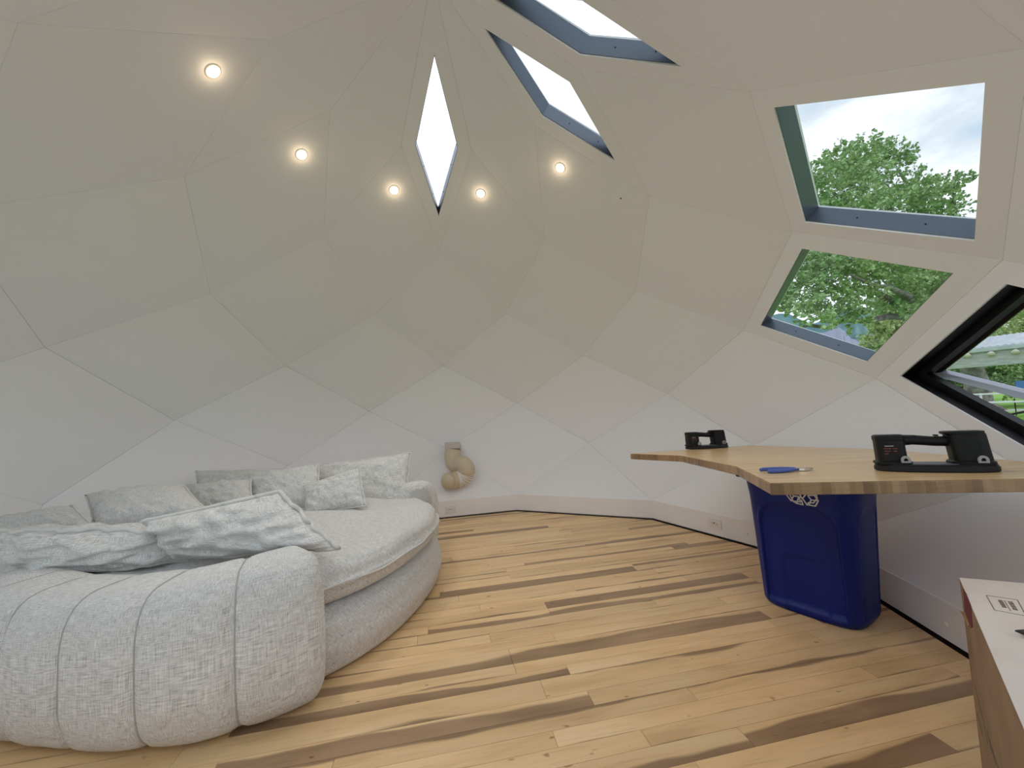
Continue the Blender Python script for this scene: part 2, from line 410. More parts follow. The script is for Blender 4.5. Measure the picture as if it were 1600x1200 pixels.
def clip(pts):
    for n, d in apo:
        out = []
        for a in range(len(pts)):
            p, q = pts[a], pts[(a + 1) % len(pts)]; dp, dq = p.dot(n) - d, q.dot(n) - d
            if dp <= 0: out.append(p)
            if dp * dq < 0: out.append(p + (q - p) * (dp / (dp - dq)))
        pts = out
        if len(pts) < 3: return []
    return pts
rows = [-1.349, -1.262, -1.168, -1.078, -1.0, -.922, -.84, -.752, -.632, -.56, -.485, -.36, -.28, -.19, -.10, -.015, .07, .155, .24, .325, .415, .483, .55, .617, .69, .77, .85, .935, 1.0, 1.075, 1.15, 1.227, 1.29, 1.375, 1.46, 1.578, 1.663, 1.75, 1.82]
while rows[-1] < 2.6: rows.append(rows[-1] + .0865)
while rows[0] > -2.6: rows.insert(0, rows[0] - .0865)
dark = {(-.015, .07): [(.508, 1.908, 1.3)], (.325, .415): [(-.13, 1.275, 1.2)], (.415, .483): [(1.29, 2.69, .75)], (.617, .69): [(1.763, 3.1, 1.1)],
        (.935, 1.0): [(-.28, 1.118, .55), (1.118, 2.5, .8)], (1.227, 1.29): [(1.667, 3.0, .9)], (1.578, 1.663): [(-.43, .965, .9)],
        (-.485, -.36): [(.207, 1.64, .72), (-1.2, .207, .6)], (-.84, -.752): [(-.93, .477, .85)], (-1.168, -1.078): [(.937, 2.337, .8)],
        (-1.349, -1.262): [(.13, 1.55, .65)], (1.75, 1.82): [(-1.2, .216, .9)], (-.015 - .085, -.015): [(-.2, .508, .4)], (-1.262, -1.168): [(-.7, .7, .55)]}
rng = random.Random(21)
for a, b in zip(rows[:-1], rows[1:]):
    key = next((k for k in dark if abs(k[0] - a) < .012 and abs(k[1] - b) < .012), None)
    if key: u0 = dark[key][0][0]; k0 = -3
    else: u0 = rng.uniform(0, 1.4)
    u = u0 - 1.4 * 4
    while u < 3:
        sh = -.9 if rng.random() > .10 else rng.uniform(.15, .75)
        if rng.random() < .05: sh = rng.uniform(-.1, .12)
        u1 = u + 1.4
        if key:
            for d0, d1, s_ in dark[key]:
                if abs(u - d0) < .3: sh = s_; u = d0 if abs(u - d0) < .02 else u; u1 = d1
        g = .0007
        pts = [UX * x + UY * y for x, y in ((u + g, a + g), (u1 - g, a + g), (u1 - g, b - g), (u + g, b - g))]
        pts = clip([Vec((p.x, p.y)) for p in pts])
        if len(pts) >= 3:
            area = abs(sum(pts[k].x * pts[(k + 1) % len(pts)].y - pts[k].y * pts[(k + 1) % len(pts)].x for k in range(len(pts)))) / 2
            if area > .002:
                n = len(pts); vs = [Vec((p.x, p.y, 0)) for p in pts] + [Vec((p.x, p.y, -.019)) for p in pts]
                fs = [tuple(range(n)), tuple(range(n, 2 * n))[::-1]] + [(k, n + k, n + (k + 1) % n, (k + 1) % n) for k in range(n)]
                uvs = [(v.dot(UX), v.dot(UY)) for v in vs]
                o = obj('plank', vs, fs, M_plank, floor, uvs=uvs)
                at_ = o.data.attributes.new('across', 'FLOAT', 'POINT')
                flip = rng.random() < .4 and not key
                at_.data.foreach_set('value', [((v.dot(UY) - a) / (b - a)) if not flip else 1 - (v.dot(UY) - a) / (b - a) for v in vs])
                o.color = (sh, rng.random(), rng.random(), 1)
        u = u1

# ------------------------------------------------------------------ downlights
for i in (-2, -1, 0, 1, 2, 3):
    T, Bm, L, R = V('F', i + 1), V('D', i), V('E', i), V('E', i + 1)
    n = -(Bm - T).cross(R - L).normalized()
    if n.dot(T - Vec((0, 0, 0))) > 0: n = -n
    P = T + (Bm - T) * .206
    root = empty('downlight', P)
    lab = {-1: 'lit round downlight in the dome, leftmost of the five', 0: 'lit round downlight second from the left in the arc of lights', 1: 'lit round downlight just left of the upright diamond skylight',
           2: 'lit round downlight just right of the upright diamond skylight', 3: 'lit round downlight below the slanting skylight, rightmost of the five'}.get(i, 'lit round downlight in the dome at the upper left, beyond the leftmost of the five')
    tag(root, lab, 'downlight', 'downlights around the dome')
    M = Matrix.Translation(P) @ n.to_track_quat('Z', 'Y').to_matrix().to_4x4()
    seg = 28; vs, fs = [], []
    prof = [(.034, .0005), (.034, .0035), (.0385, .006), (.044, .0045), (.046, .0005)]
    for k in range(seg):
        th = 2 * math.pi * k / seg
        for r, z in prof: vs.append(M @ Vec((r * math.cos(th), r * math.sin(th), z)))
    for k in range(seg):
        for q in range(4): fs.append((k * 5 + q, ((k + 1) % seg) * 5 + q, ((k + 1) % seg) * 5 + q + 1, k * 5 + q + 1))
    obj('trim_ring', vs, fs, M_trimw, root, smooth=True)
    bm = bmesh.new(); bmesh.ops.create_uvsphere(bm, u_segments=20, v_segments=8, radius=.034); bmesh.ops.scale(bm, vec=(1, 1, .28), verts=bm.verts)
    from_bm('lens', bm, M_lamp, root, smooth=True, M=M @ Matrix.Translation((0, 0, .001)))
    ld = bpy.data.lights.new('downlight_beam', 'POINT'); ld.energy = HALO_W; ld.color = (1, .76, .48); ld.shadow_soft_size = .03
    lo = bpy.data.objects.new('downlight_beam', ld); COL.objects.link(lo); lo.matrix_world = Matrix.Translation(P + n * .045); setpar(lo, root)
    ld = bpy.data.lights.new('downlight_spot', 'SPOT'); ld.energy = LAMP_W; ld.color = (1, .955, .92); ld.spot_size = math.radians(120); ld.spot_blend = .8; ld.shadow_soft_size = .04
    lo = bpy.data.objects.new('downlight_spot', ld); COL.objects.link(lo); lo.matrix_world = Matrix.Translation(P + n * .04) @ (-n).to_track_quat('Z', 'Y').to_matrix().to_4x4(); setpar(lo, root)

# ------------------------------------------------------------------ round sofa
SC = Vec((-1.28, .20, 0)); EX = 2.3
def sup(t, a, b, ex=EX):
    c, s = math.cos(t), math.sin(t)
    return Vec((a * math.copysign(abs(c) ** (2 / ex), c), b * math.copysign(abs(s) ** (2 / ex), s), 0))
def arclen_pts(a, b, t0, t1, N, ex=EX):
    M_ = 2000; raw = [sup(t0 + (t1 - t0) * k / M_, a, b, ex) for k in range(M_ + 1)]
    L = [0]
    for p, q in zip(raw, raw[1:]): L.append(L[-1] + (q - p).length)
    out, j = [], 0
    for k in range(N + 1):
        s = L[-1] * k / N
        while j < M_ - 1 and L[j + 1] < s: j += 1
        f = (s - L[j]) / max(L[j + 1] - L[j], 1e-9); out.append(raw[j].lerp(raw[j + 1], f))
    return out, L[-1]
def nz3(p, s, seed=0): return noise.noise(Vec((p.x * s + seed, p.y * s - seed, p.z * s + 2 * seed)))
sofa = tag(empty('round_sofa', SC), 'large round cream linen sofa with channelled wraparound back', 'sofa')
def slab(name, a, b, z0, z1, prof, N=120, cen=SC, amp=.012, seed=0, ex=EX, mod=None, nr=16):
    """cushion of revolution over a superellipse: prof list of (inset, zfrac) from bottom centre edge to top"""
    ring, L = arclen_pts(a, b, 0, 2 * math.pi, N, ex); ring = ring[:-1]
    verts, uvs, faces = [], [], []
    side = len(prof)
    last_in = prof[-1][0]
    secs = []
    plen = [0]
    for (i0, f0), (i1, f1) in zip(prof, prof[1:]): plen.append(plen[-1] + math.hypot(i1 - i0, (f1 - f0) * (z1 - z0)))
    for k, p in enumerate(ring):
        d = p.normalized()
        for pj_, (ins, zf) in enumerate(prof):
            q = p - d * ins; q = Vec((q.x, q.y, z0 + (z1 - z0) * zf)) + cen
            e_ = (p - d * last_in) + d * (plen[-1] - plen[pj_]); secs.append((q, (e_.x + 3, e_.y + 3)))
    verts = [q for q, _ in secs]; uvs = [u for _, u in secs]
    for k in range(N):
        for j in range(side - 1):
            k2 = (k + 1) % N
            faces.append((k * side + j, k2 * side + j, k2 * side + j + 1, k * side + j + 1))
    # top filled with concentric rings
    base = len(verts); last = prof[-1]
    for r in range(1, nr):
        f = 1 - r / nr
        for k, p in enumerate(ring):
            q0 = p - p.normalized() * last[0]; q = q0 * f
            dome = (1 - f ** 2.2)
            verts.append(Vec((q.x, q.y, z0 + (z1 - z0) * (last[1] + (1 - last[1]) * dome))) + cen); uvs.append((q.x + 3, q.y + 3))
    def idx(r, k): return k * side + side - 1 if r == 0 else base + (r - 1) * N + k
    for r in range(nr - 1):
        for k in range(N):
            k2 = (k + 1) % N; faces.append((idx(r, k), idx(r, k2), idx(r + 1, k2), idx(r + 1, k)))
    verts.append(Vec((0, 0, z1)) + cen); uvs.append((3, 3)); c = len(verts) - 1
    for k in range(N): faces.append((idx(nr - 1, k), idx(nr - 1, (k + 1) % N), c))
    faces.append(tuple(k * side for k in range(N))[::-1])
    out = []
    for v in verts:
        h = (v.z - z0) / (z1 - z0)
        d = Vec((v.x - cen.x, v.y - cen.y, 0)); d = d.normalized() if d.length > 1e-4 else d
        w_ = nz3(v, 2.2, seed) * 1.0 + nz3(v, 6, seed + 3) * .5 + nz3(v, 14, seed + 9) * .22
        k = min(1, h * 2.0)
        v2 = v + d * (w_ * amp * k) + Vec((0, 0, nz3(v, 3.2, seed + 5) * amp * 1.2 + nz3(v, 11, seed + 7) * amp * .45)) * (1 if h > .55 else 0)
        if mod: v2 = mod(v2)
        out.append(v2)
    o = obj(name, out, faces, M_fab, sofa, smooth=True, uvs=uvs)
    return o, ring
def rprof(r_bot, r_top, H, n=7, bulge=.02):
    P = []
    for k in range(n + 1):
        th = math.pi / 2 * k / n; P.append((r_bot * (1 - math.sin(th)) , (r_bot * (1 - math.cos(th))) / H))
    z_a, z_b = r_bot / H, 1 - r_top / H
    for k in range(1, 6):
        f = k / 6; P.append((-bulge * math.sin(math.pi * f), z_a + (z_b - z_a) * f))
    for k in range(n + 1):
        th = math.pi / 2 * k / n; P.append((r_top * (1 - math.cos(th)), z_b + r_top * math.sin(th) / H))
    return P
base_o, base_ring = slab('base', .985, 1.11, 0.005, .325, [(i, f * .93) for i, f in rprof(.05, .12, .32, bulge=.02)], amp=.008, seed=1)
seat_o, seat_ring = slab('seat_cushion', .97, 1.05, .30, .55, [(i, f * .86) for i, f in rprof(.10, .10, .245, bulge=.015)], amp=.016, seed=4, cen=SC + Vec((.01, .02, 0)))
pp = [SC + p - p.normalized() * .012 + Vec((0, 0, .235)) for p in base_ring]
v_, f_ = tube(pp, .006, 6, closed=True); obj('piping', v_, f_, M_pipe, base_o, smooth=True)
pp = [SC + Vec((.01, .02, 0)) + p + p.normalized() * .013 + Vec((0, 0, .405 + .006 * math.sin(7 * k / 9))) for k, p in enumerate(seat_ring)]
v_, f_ = tube(pp, .006, 6, closed=True); obj('piping', v_, f_, M_pipe, seat_o, smooth=True)
# bolster back
T0, T1 = math.radians(-39.5), math.radians(-311)
NB = 396; CHN = 18
def build_bolster():
    pts, L = arclen_pts(.88, 1.05, T0, T1, NB, 2.8)
    ns = 44; nq = ns + 1; hw = .195; Hh = .635
    verts, uvs, faces = [], [], []
    seams = []
    for k in range(NB + 1):
        s = L * k / NB
        t = (pts[min(k + 1, NB)] - pts[max(k - 1, 0)]).normalized(); out = Vec((-t.y, t.x, 0))
        if out.dot(pts[k]) < 0: out = -out
        # channel pinch
        ch = (s / L * CHN) % 1.0; dd = min(ch, 1 - ch)
        if s < L / CHN * .5 or s > L - L / CHN * .5: dd = max(dd, .0) if (s > L / CHN * .5 and s < L - L / CHN * .5) else .5
        pin = 1 - .085 * math.exp(-(dd / .055) ** 2) - .03 * math.exp(-(dd / .2) ** 2)
        # rounded ends
        e = min(s, L - s); er = .07
        en = math.sqrt(max(0, 1 - (1 - min(e / er, 1)) ** 2)); en = .30 + .70 * en if e > 0 else .30
        ring = []; Hh = .582 + .055 * math.exp(-(s / .55) ** 2) + .05 * math.exp(-((L - s) / .5) ** 2)
        for j in range(ns + 1):
            th = 2 * math.pi * j / ns - math.pi / 2; c, sn = math.cos(th), math.sin(th)
            x = hw * math.copysign(abs(c) ** (2 / 3.6), c); z = Hh / 2 * math.copysign(abs(sn) ** (2 / 3.8), sn)
            # outer side bulges out at the middle, tucks in at bottom
            zz = z / (Hh / 2)
            if x > 0: x *= (1.08 - .12 * max(0, -zz - .25) ** 1.3 - .08 * max(0, zz) ** 2)
            x *= pin * (.35 + .65 * en) if en < 1 else pin
            z *= (pin * .3 + .7) * (.72 + .28 * en)
            p = SC + Vec((0, -.035, 0)) + pts[k] + out * x + Vec((0, 0, max(.004, Hh / 2 + z)))
            w_ = nz3(p, 3, 11) * .010 + nz3(p, 8, 12) * .006 + nz3(p, 17, 15) * .0025
            p = p + out * (w_ if c > 0 else w_ * .5) + Vec((0, 0, w_ * .6 if sn > .3 else 0))
            verts.append(p); uvs.append((s, j / ns * 1.9)); ring.append(p)
        ring.pop()
        for q in range(1, CHN):
            if abs(s - L * q / CHN) < L / NB * .5: seams.append(ring)
    for k in range(NB):
        for j in range(ns):
            faces.append((k * nq + j, k * nq + j + 1, (k + 1) * nq + j + 1, (k + 1) * nq + j))
    for kk, rev in ((0, 0), (NB, 1)):
        c = sum(verts[kk * nq:kk * nq + ns], Vec()) / ns; verts.append(c + (pts[0] - pts[1]).normalized() * .012 if kk == 0 else c + (pts[-1] - pts[-2]).normalized() * .012); uvs.append((0, 0)); ci = len(verts) - 1
        for j in range(ns): faces.append((kk * nq + j, ci, kk * nq + j + 1) if not rev else (kk * nq + j, kk * nq + j + 1, ci))
    o = obj('backrest', verts, faces, M_fab, sofa, smooth=True, uvs=uvs)
    for r in seams:
        c = sum(r, Vec()) / len(r)
        v_, f_ = tube([p + (p - c).normalized() * .002 for p in r], .0030, 6, closed=True); obj('seam', v_, f_, M_seam, o, smooth=True)
    return o
build_bolster()

# ------------------------------------------------------------------ pillows
def pillow(corners, thick, label, seed, nu=44, nv=30, bow=.03, flange=.010, wav=.006, sag=0):
    """corners: TL,TR,BR,BL as (x,y,depth) picked along rays; real pillow with thickness"""
    TL, TR, BR, BL = [at(*c) for c in corners]
    cen = (TL + TR + BR + BL) / 4
    N0 = (TR - BL).cross(TL - BR).normalized()
    if N0.dot(CAM - cen) < 0: N0 = -N0
    Wd = ((TR - TL).length + (BR - BL).length) / 2; Hd = ((TL - BL).length + (TR - BR).length) / 2
    root = tag(empty('pillow', cen), label, 'pillow', 'linen pillows on the round sofa')
    def base(u, v):
        # edges bow in between the corners
        uu = u + (bow * (1 - (2 * v - 1) ** 2)) * (1 - 2 * u) * (Hd / Wd); vv = v + (bow * (1 - (2 * u - 1) ** 2)) * (1 - 2 * v)
        p = TL.lerp(TR, uu).lerp(BL.lerp(BR, uu), vv)
        ed = min(u, 1 - u, v, 1 - v)
        wv = math.sin(u * 23 + seed) * math.sin(v * 19 + seed * 2) if True else 0
        p = p + N0 * (noise.noise(Vec((u * 7 + seed, v * 7, seed))) * wav * 2.2) + Vec((0, 0, -sag * (1 - (2 * u - 1) ** 2) * (1 - v)))
        return p
    verts, uvs, faces = [], [], []
    for sgn in (1, -1):
        off = len(verts)
        for j in range(nv + 1):
            for i in range(nu + 1):
                u, v = i / nu, j / nv
                a = max(0, 1 - abs(2 * u - 1) ** 2.6); b = max(0, 1 - abs(2 * v - 1) ** 2.6)
                t = thick / 2 * (a * b) ** .48
                p = base(u, v)
                wr = noise.noise(Vec((u * 5 * Wd / .5, v * 5 * Hd / .4, seed * 3.1 + sgn))) * .009 + noise.noise(Vec((u * 13, v * 13, seed * 1.7))) * .005
                ed = min(u, 1 - u, v, 1 - v); cr = math.exp(-ed * 9) * noise.noise(Vec((u * 26, v * 26, seed))) * .010
                verts.append(p + N0 * sgn * max(0.0, t + (wr * min(1, t / (thick * .25)) + cr * (1 if t > 0 else 0)))); uvs.append((u * Wd + seed, v * Hd + sgn))
        for j in range(nv):
            for i in range(nu):
                q = (off + j * (nu + 1) + i, off + j * (nu + 1) + i + 1, off + (j + 1) * (nu + 1) + i + 1, off + (j + 1) * (nu + 1) + i)
                faces.append(q if sgn < 0 else q[::-1])
    bm = bmesh.new(); me = bpy.data.meshes.new('t'); me.from_pydata([tuple(v) for v in verts], [], faces)
    ul = me.uv_layers.new(name='UVMap'); li = [0] * len(me.loops); me.loops.foreach_get('vertex_index', li); flat = []
    for k in li: flat += list(uvs[k])
    ul.data.foreach_set('uv', flat)
    bm.from_mesh(me); bpy.data.meshes.remove(me); bmesh.ops.remove_doubles(bm, verts=bm.verts, dist=1e-5)
    from_bm('cover', bm, M_fab, root, smooth=True)
    per = [(i / nu, 0) for i in range(nu)] + [(1, j / nv) for j in range(nv)] + [(1 - i / nu, 1) for i in range(nu)] + [(0, 1 - j / nv) for j in range(nv)]
    path = []
    for k, (u, v) in enumerate(per):
        p = base(u, v); d = (p - cen); d -= N0 * d.dot(N0); d.normalize()
        path.append(p + d * flange * .4 + d * noise.noise(Vec((k * .35, seed, 0))) * .006 + N0 * noise.noise(Vec((k * .45, seed, 5))) * wav)
    v_, f_ = tube(path, flange * .62, 7, closed=True); obj('piping', v_, f_, M_pipe, root, smooth=True)
    return root
pillow([(224, 815, 2.02), (436, 769, 2.12), (526, 857, 1.99), (282, 872, 2.08)], .27, 'large cream pillow slumped over the near end of the sofa back', 1, wav=.018, bow=.02, flange=.017)
pillow([(-32, 828, 2.02), (241, 829, 2.06), (292, 874, 2.10), (34, 892, 2.10)], .24, 'cream pillow lying on the sofa back at the left picture edge, frontmost there', 2, wav=.016, bow=.02, flange=.017)
pillow([(134, 774, 2.62), (288, 760, 2.75), (335, 806, 2.45), (148, 836, 2.35)], .19, 'cream pillow with a sharp upper left corner behind the two front pillows', 3)
pillow([(-20, 815, 2.36), (112, 790, 2.44), (165, 838, 2.28), (-15, 845, 2.26)], .14, 'cream pillow at the far left, mostly hidden behind the frontmost left pillow', 4)
pillow([(306, 736, 3.62), (440, 733, 3.58), (444, 788, 3.38), (310, 786, 3.42)], .16, 'cream pillow at the back left of the row against the wall', 5)
pillow([(289, 760, 3.22), (391, 749, 3.22), (398, 800, 3.02), (312, 806, 2.98)], .17, 'small cream pillow in front of the back left pillow', 6)
pillow([(388, 741, 3.42), (498, 725, 3.42), (502, 797, 3.20), (392, 796, 3.18)], .18, 'cream pillow in the middle of the back row', 7)
pillow([(492, 726, 3.66), (641, 708, 3.64), (637, 792, 3.46), (495, 800, 3.42)], .18, 'wide cream pillow at the right end of the back row', 8)
pillow([(473, 760, 3.20), (562, 731, 3.16), (571, 790, 3.0), (480, 806, 2.98)], .15, 'smallest cream pillow leaning on the wide right pillow', 9)

# ------------------------------------------------------------------ table
def bamboo(edge):
    def f(t, b):
        c = nd(t, 'ShaderNodeTexCoord')
        def cells(s):
            mpp = nd(t, 'ShaderNodeMapping'); mpp.inputs['Scale'].default_value = s; mpp.inputs['Rotation'].default_value = (0, 0, math.radians(8)); t.links.new(c.outputs['Object'], mpp.inputs[0])
            fl = nd(t, 'ShaderNodeVectorMath', operation='FLOOR'); t.links.new(mpp.outputs[0], fl.inputs[0])
            wn = nd(t, 'ShaderNodeTexWhiteNoise', noise_dimensions='3D'); t.links.new(fl.outputs[0], wn.inputs['Vector']); return wn.outputs['Value']
        a = cells((24, 12, .01) if edge else (1.6, 48, .01)); a2 = cells((55, 30, 1) if edge else (2.9, 48, .01))
        mi = nd(t, 'ShaderNodeMath', operation='MULTIPLY_ADD'); mi.inputs[1].default_value = .4; t.links.new(a2, mi.inputs[0])
        h = nd(t, 'ShaderNodeMath', operation='MULTIPLY'); h.inputs[1].default_value = .6; t.links.new(a, h.inputs[0]); t.links.new(h.outputs[0], mi.inputs[2])
        mpp = nd(t, 'ShaderNodeMapping'); mpp.inputs['Scale'].default_value = (3, 60, 60); t.links.new(c.outputs['Object'], mpp.inputs[0])
        n = nd(t, 'ShaderNodeTexNoise', i_Scale=2.0, i_Detail=4.0); t.links.new(mpp.outputs[0], n.inputs['Vector'])
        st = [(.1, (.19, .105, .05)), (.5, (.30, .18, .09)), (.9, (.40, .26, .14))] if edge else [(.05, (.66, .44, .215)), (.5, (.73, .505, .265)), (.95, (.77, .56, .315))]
        col = ramp(t, mi.outputs[0], st); g = ramp(t, n.outputs['Fac'], [(.35, (.86, .84, .8)), (.6, (1, 1, 1))])
        mx = nd(t, 'ShaderNodeMix', data_type='RGBA', blend_type='MULTIPLY'); mx.inputs[0].default_value = .7; t.links.new(col, mx.inputs[6]); t.links.new(g, mx.inputs[7])
        t.links.new(mx.outputs[2], b.inputs['Base Color'])
    return f
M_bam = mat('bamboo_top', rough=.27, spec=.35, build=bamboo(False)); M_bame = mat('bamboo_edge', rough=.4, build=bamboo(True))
P1, P2, P3 = at(1203, 755, 1.45), at(1600, 748, 1.30), at(985, 709, 3.22)
TN = (P2 - P1).cross(P3 - P1).normalized()
if TN.z < 0: TN = -TN
TT = .042
def tp(x, y): return onpl(x, y, P1, TN)
far1 = tp(1170, 696); far2 = tp(1385, 702)
out_dir = (P2 - P1).normalized()
right_front = P1 + out_dir * 1.28
far3 = far2 + (tp(1600, 721) - far2).normalized() * .95
conc1 = tp(1150, 729); conc0 = tp(1064, 712)
outline = [P1, right_front, far3, far2, far1, P3, conc0, conc1]
tab = tag(empty('table', (P1 + far2) / 2 - Vec((0, 0, .05))), 'angular thick bamboo tabletop balanced on the blue bin', 'table')
def tabletop():
    bm = bmesh.new(); n = len(outline)
    up = [bm.verts.new(p) for p in outline]; lo = [bm.verts.new(p - TN * TT) for p in outline]
    bm.faces.new(up); bm.faces.new(lo[::-1])
    for k in range(n): bm.faces.new((up[k], lo[k], lo[(k + 1) % n], up[(k + 1) % n]))
    bmesh.ops.recalc_face_normals(bm, faces=bm.faces[:])
    ed = [e for e in bm.edges if len({v in up for v in e.verts}) == 1 and abs((e.verts[0].co - e.verts[1].co).normalized().dot(TN)) < .5]
    bmesh.ops.bevel(bm, geom=ed, offset=.003, segments=2, affect='EDGES')
    o = from_bm('top_board', bm, M_bam, tab)
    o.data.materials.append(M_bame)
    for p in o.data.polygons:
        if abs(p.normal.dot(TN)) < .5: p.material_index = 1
    return o
tabletop()

# ------------------------------------------------------------------ blue recycling bin
M_blue = mat('blue_plastic', (.003, .014, .17), .42, spec=.3, bump=(140, .06, .002))
M_logo = mat('white_print', (.75, .75, .78), .5)
BD1 = Vec((.66, -.7513, 0)).normalized(); BD2 = Vec((.7513, .66, 0)).normalized()
BC = Vec((2.03, .20, 0)); BH = .765
bin_ = tag(empty('recycling_bin', BC), 'tall blue plastic recycling bin standing under the bamboo tabletop', 'bin')
def binsec(th, hx, hy, ex):
    c, s = math.cos(th), math.sin(th)
    return hx * math.copysign(abs(c) ** (2 / ex), c), hy * math.copysign(abs(s) ** (2 / ex), s)
def arch(x, z, w_, z0, z1, r):
    """signed inside amount of an arch-topped panel, metres"""
    d = min(w_ - abs(x), z - z0)
    if z > z1 - r:
        ax = max(0, abs(x) - (w_ - r)); az = z - (z1 - r); d = min(d, r - math.hypot(ax, az) if ax > 0 else r - az)
    return d
def build_bin():
    N, Hn = 180, 60; vs, fs = [], []
    for j in range(Hn + 1):
        z = BH * j / Hn; f = z / BH
        hx = .246 + .034 * f + .012 * max(0, f - .8) / .2; hy = .190 + .032 * f + .010 * max(0, f - .8) / .2
        if z < .03: s = 1 - .05 * (1 - z / .03) ** 2; hx *= s; hy *= s
        for k in range(N):
            th = 2 * math.pi * k / N; x, y = binsec(th, hx, hy, 4.2)
            if y < -hy * .55:   # broad face turned to the viewer's left: recessed panels
                d = arch(x, z, .19, .035, .60, .12); d2 = arch(x - .01, z, .11, .0, .32, .05)
                sm = lambda q: max(0, min(1, q / .014)) ** 1.0
                y += .018 * sm(d) + .012 * sm(d2) - .008 * math.exp(-((d + .004) / .008) ** 2)
            if x > hx * .55:
                d = arch(y, z, .13, .05, .60, .09); x -= .009 * max(0, min(1, d / .012))
            p = BC + BD1 * x + BD2 * y + Vec((0, 0, z + .003)); vs.append(p)
    for j in range(Hn):
        for k in range(N):
            fs.append((j * N + k, j * N + (k + 1) % N, (j + 1) * N + (k + 1) % N, (j + 1) * N + k))
    fs.append(tuple(range(N))[::-1])
    b = obj('body', vs, fs, M_blue, bin_, smooth=True)
    # rim: rolled lip with a skirt
    prof = [(.000, -.012), (.016, -.012), (.026, -.014), (.030, -.006), (.030, .014), (.026, .019), (.006, .020), (.0, .016)]
    vs, fs = [], []
    for k in range(N):
        th = 2 * math.pi * k / N
        for ro, z in prof:
            x, y = binsec(th, .284 + ro - .002, .232 + ro - .002, 4.2)
            vs.append(BC + BD1 * x + BD2 * y + Vec((0, 0, BH + z)))
    q = len(prof)
    for k in range(N):
        for j in range(q): fs.append((k * q + j, ((k + 1) % N) * q + j, ((k + 1) % N) * q + (j + 1) % q, k * q + (j + 1) % q))
    obj('rim', vs, fs, M_blue, bin_, smooth=False)
    # handles on the two short ends
    for s in (-1, 1):
        bm = bm_box((.07, .17, .055), (0, 0, -.030), .014, 3)
        from_bm('handle', bm, M_blue, bin_, True, Matrix.Translation(BC + BD1 * s * .338 + Vec((0, 0, BH - .008))) @ Matrix((BD1, BD2, Vec((0, 0, 1)))).transposed().to_4x4())
    # recycling mark, three chasing arrows in outline
    face_n = -BD2
    fc = BC + BD1 * -.012 - BD2 * .2235 + Vec((0, 0, .683))
    tilt = (.032) / BH
    def fp(x, y): return fc + BD1 * x + Vec((0, 0, y)) - BD2 * (y * tilt * 1.35 + .004)
    vs, fs = [], []
    def stroke(p, q):
        p, q = Vec(p), Vec(q); d = (q - p).normalized(); nrm = Vec((-d.y, d.x)) * .0030; p -= d * .002; q += d * .002
        i = len(vs)
        for a in (p + nrm, q + nrm, q - nrm, p - nrm): vs.append(fp(a.x, a.y))
        for a in (p + nrm, q + nrm, q - nrm, p - nrm): vs.append(fp(a.x, a.y) + face_n * .0012)
        fs.extend([(i + 4, i + 5, i + 6, i + 7), (i, i + 1, i + 5, i + 4), (i + 1, i + 2, i + 6, i + 5), (i + 2, i + 3, i + 7, i + 6), (i + 3, i, i + 4, i + 7)])
    def fl(x, y):   # photo pixel -> face coordinates
        p = onpl(1000 + x * .375, 640 + y * .375, fc - BD2 * .004, face_n) - fc; return Vec((p.dot(BD1), p.z))
    pieces = [[(628, 380), (668, 385), (660, 362), (640, 360)], [(677, 370), (697, 346), (701, 358), (736, 357), (738, 369), (722, 389), (701, 388), (695, 398)]]
    folds = [[(628, 380), (611, 356), (622, 338), (640, 360)], [(736, 357), (722, 334), (706, 345)]]
    cc = fl(676, 350)
    for rr in range(3):
        an = rr * 2 * math.pi / 3; c, s = math.cos(an), math.sin(an)
        def ro(p): q = fl(*p) - cc; return (cc.x + q.x * c - q.y * s, cc.y + q.x * s + q.y * c)
        for A in pieces:
            A = [ro(p) for p in A]
            for k in range(len(A)): stroke(A[k], A[(k + 1) % len(A)])
        for A in folds:
            A = [ro(p) for p in A]
            for k in range(len(A) - 1): stroke(A[k], A[k + 1])
    obj('recycling_mark', vs, fs, M_logo, bin_)
build_bin()

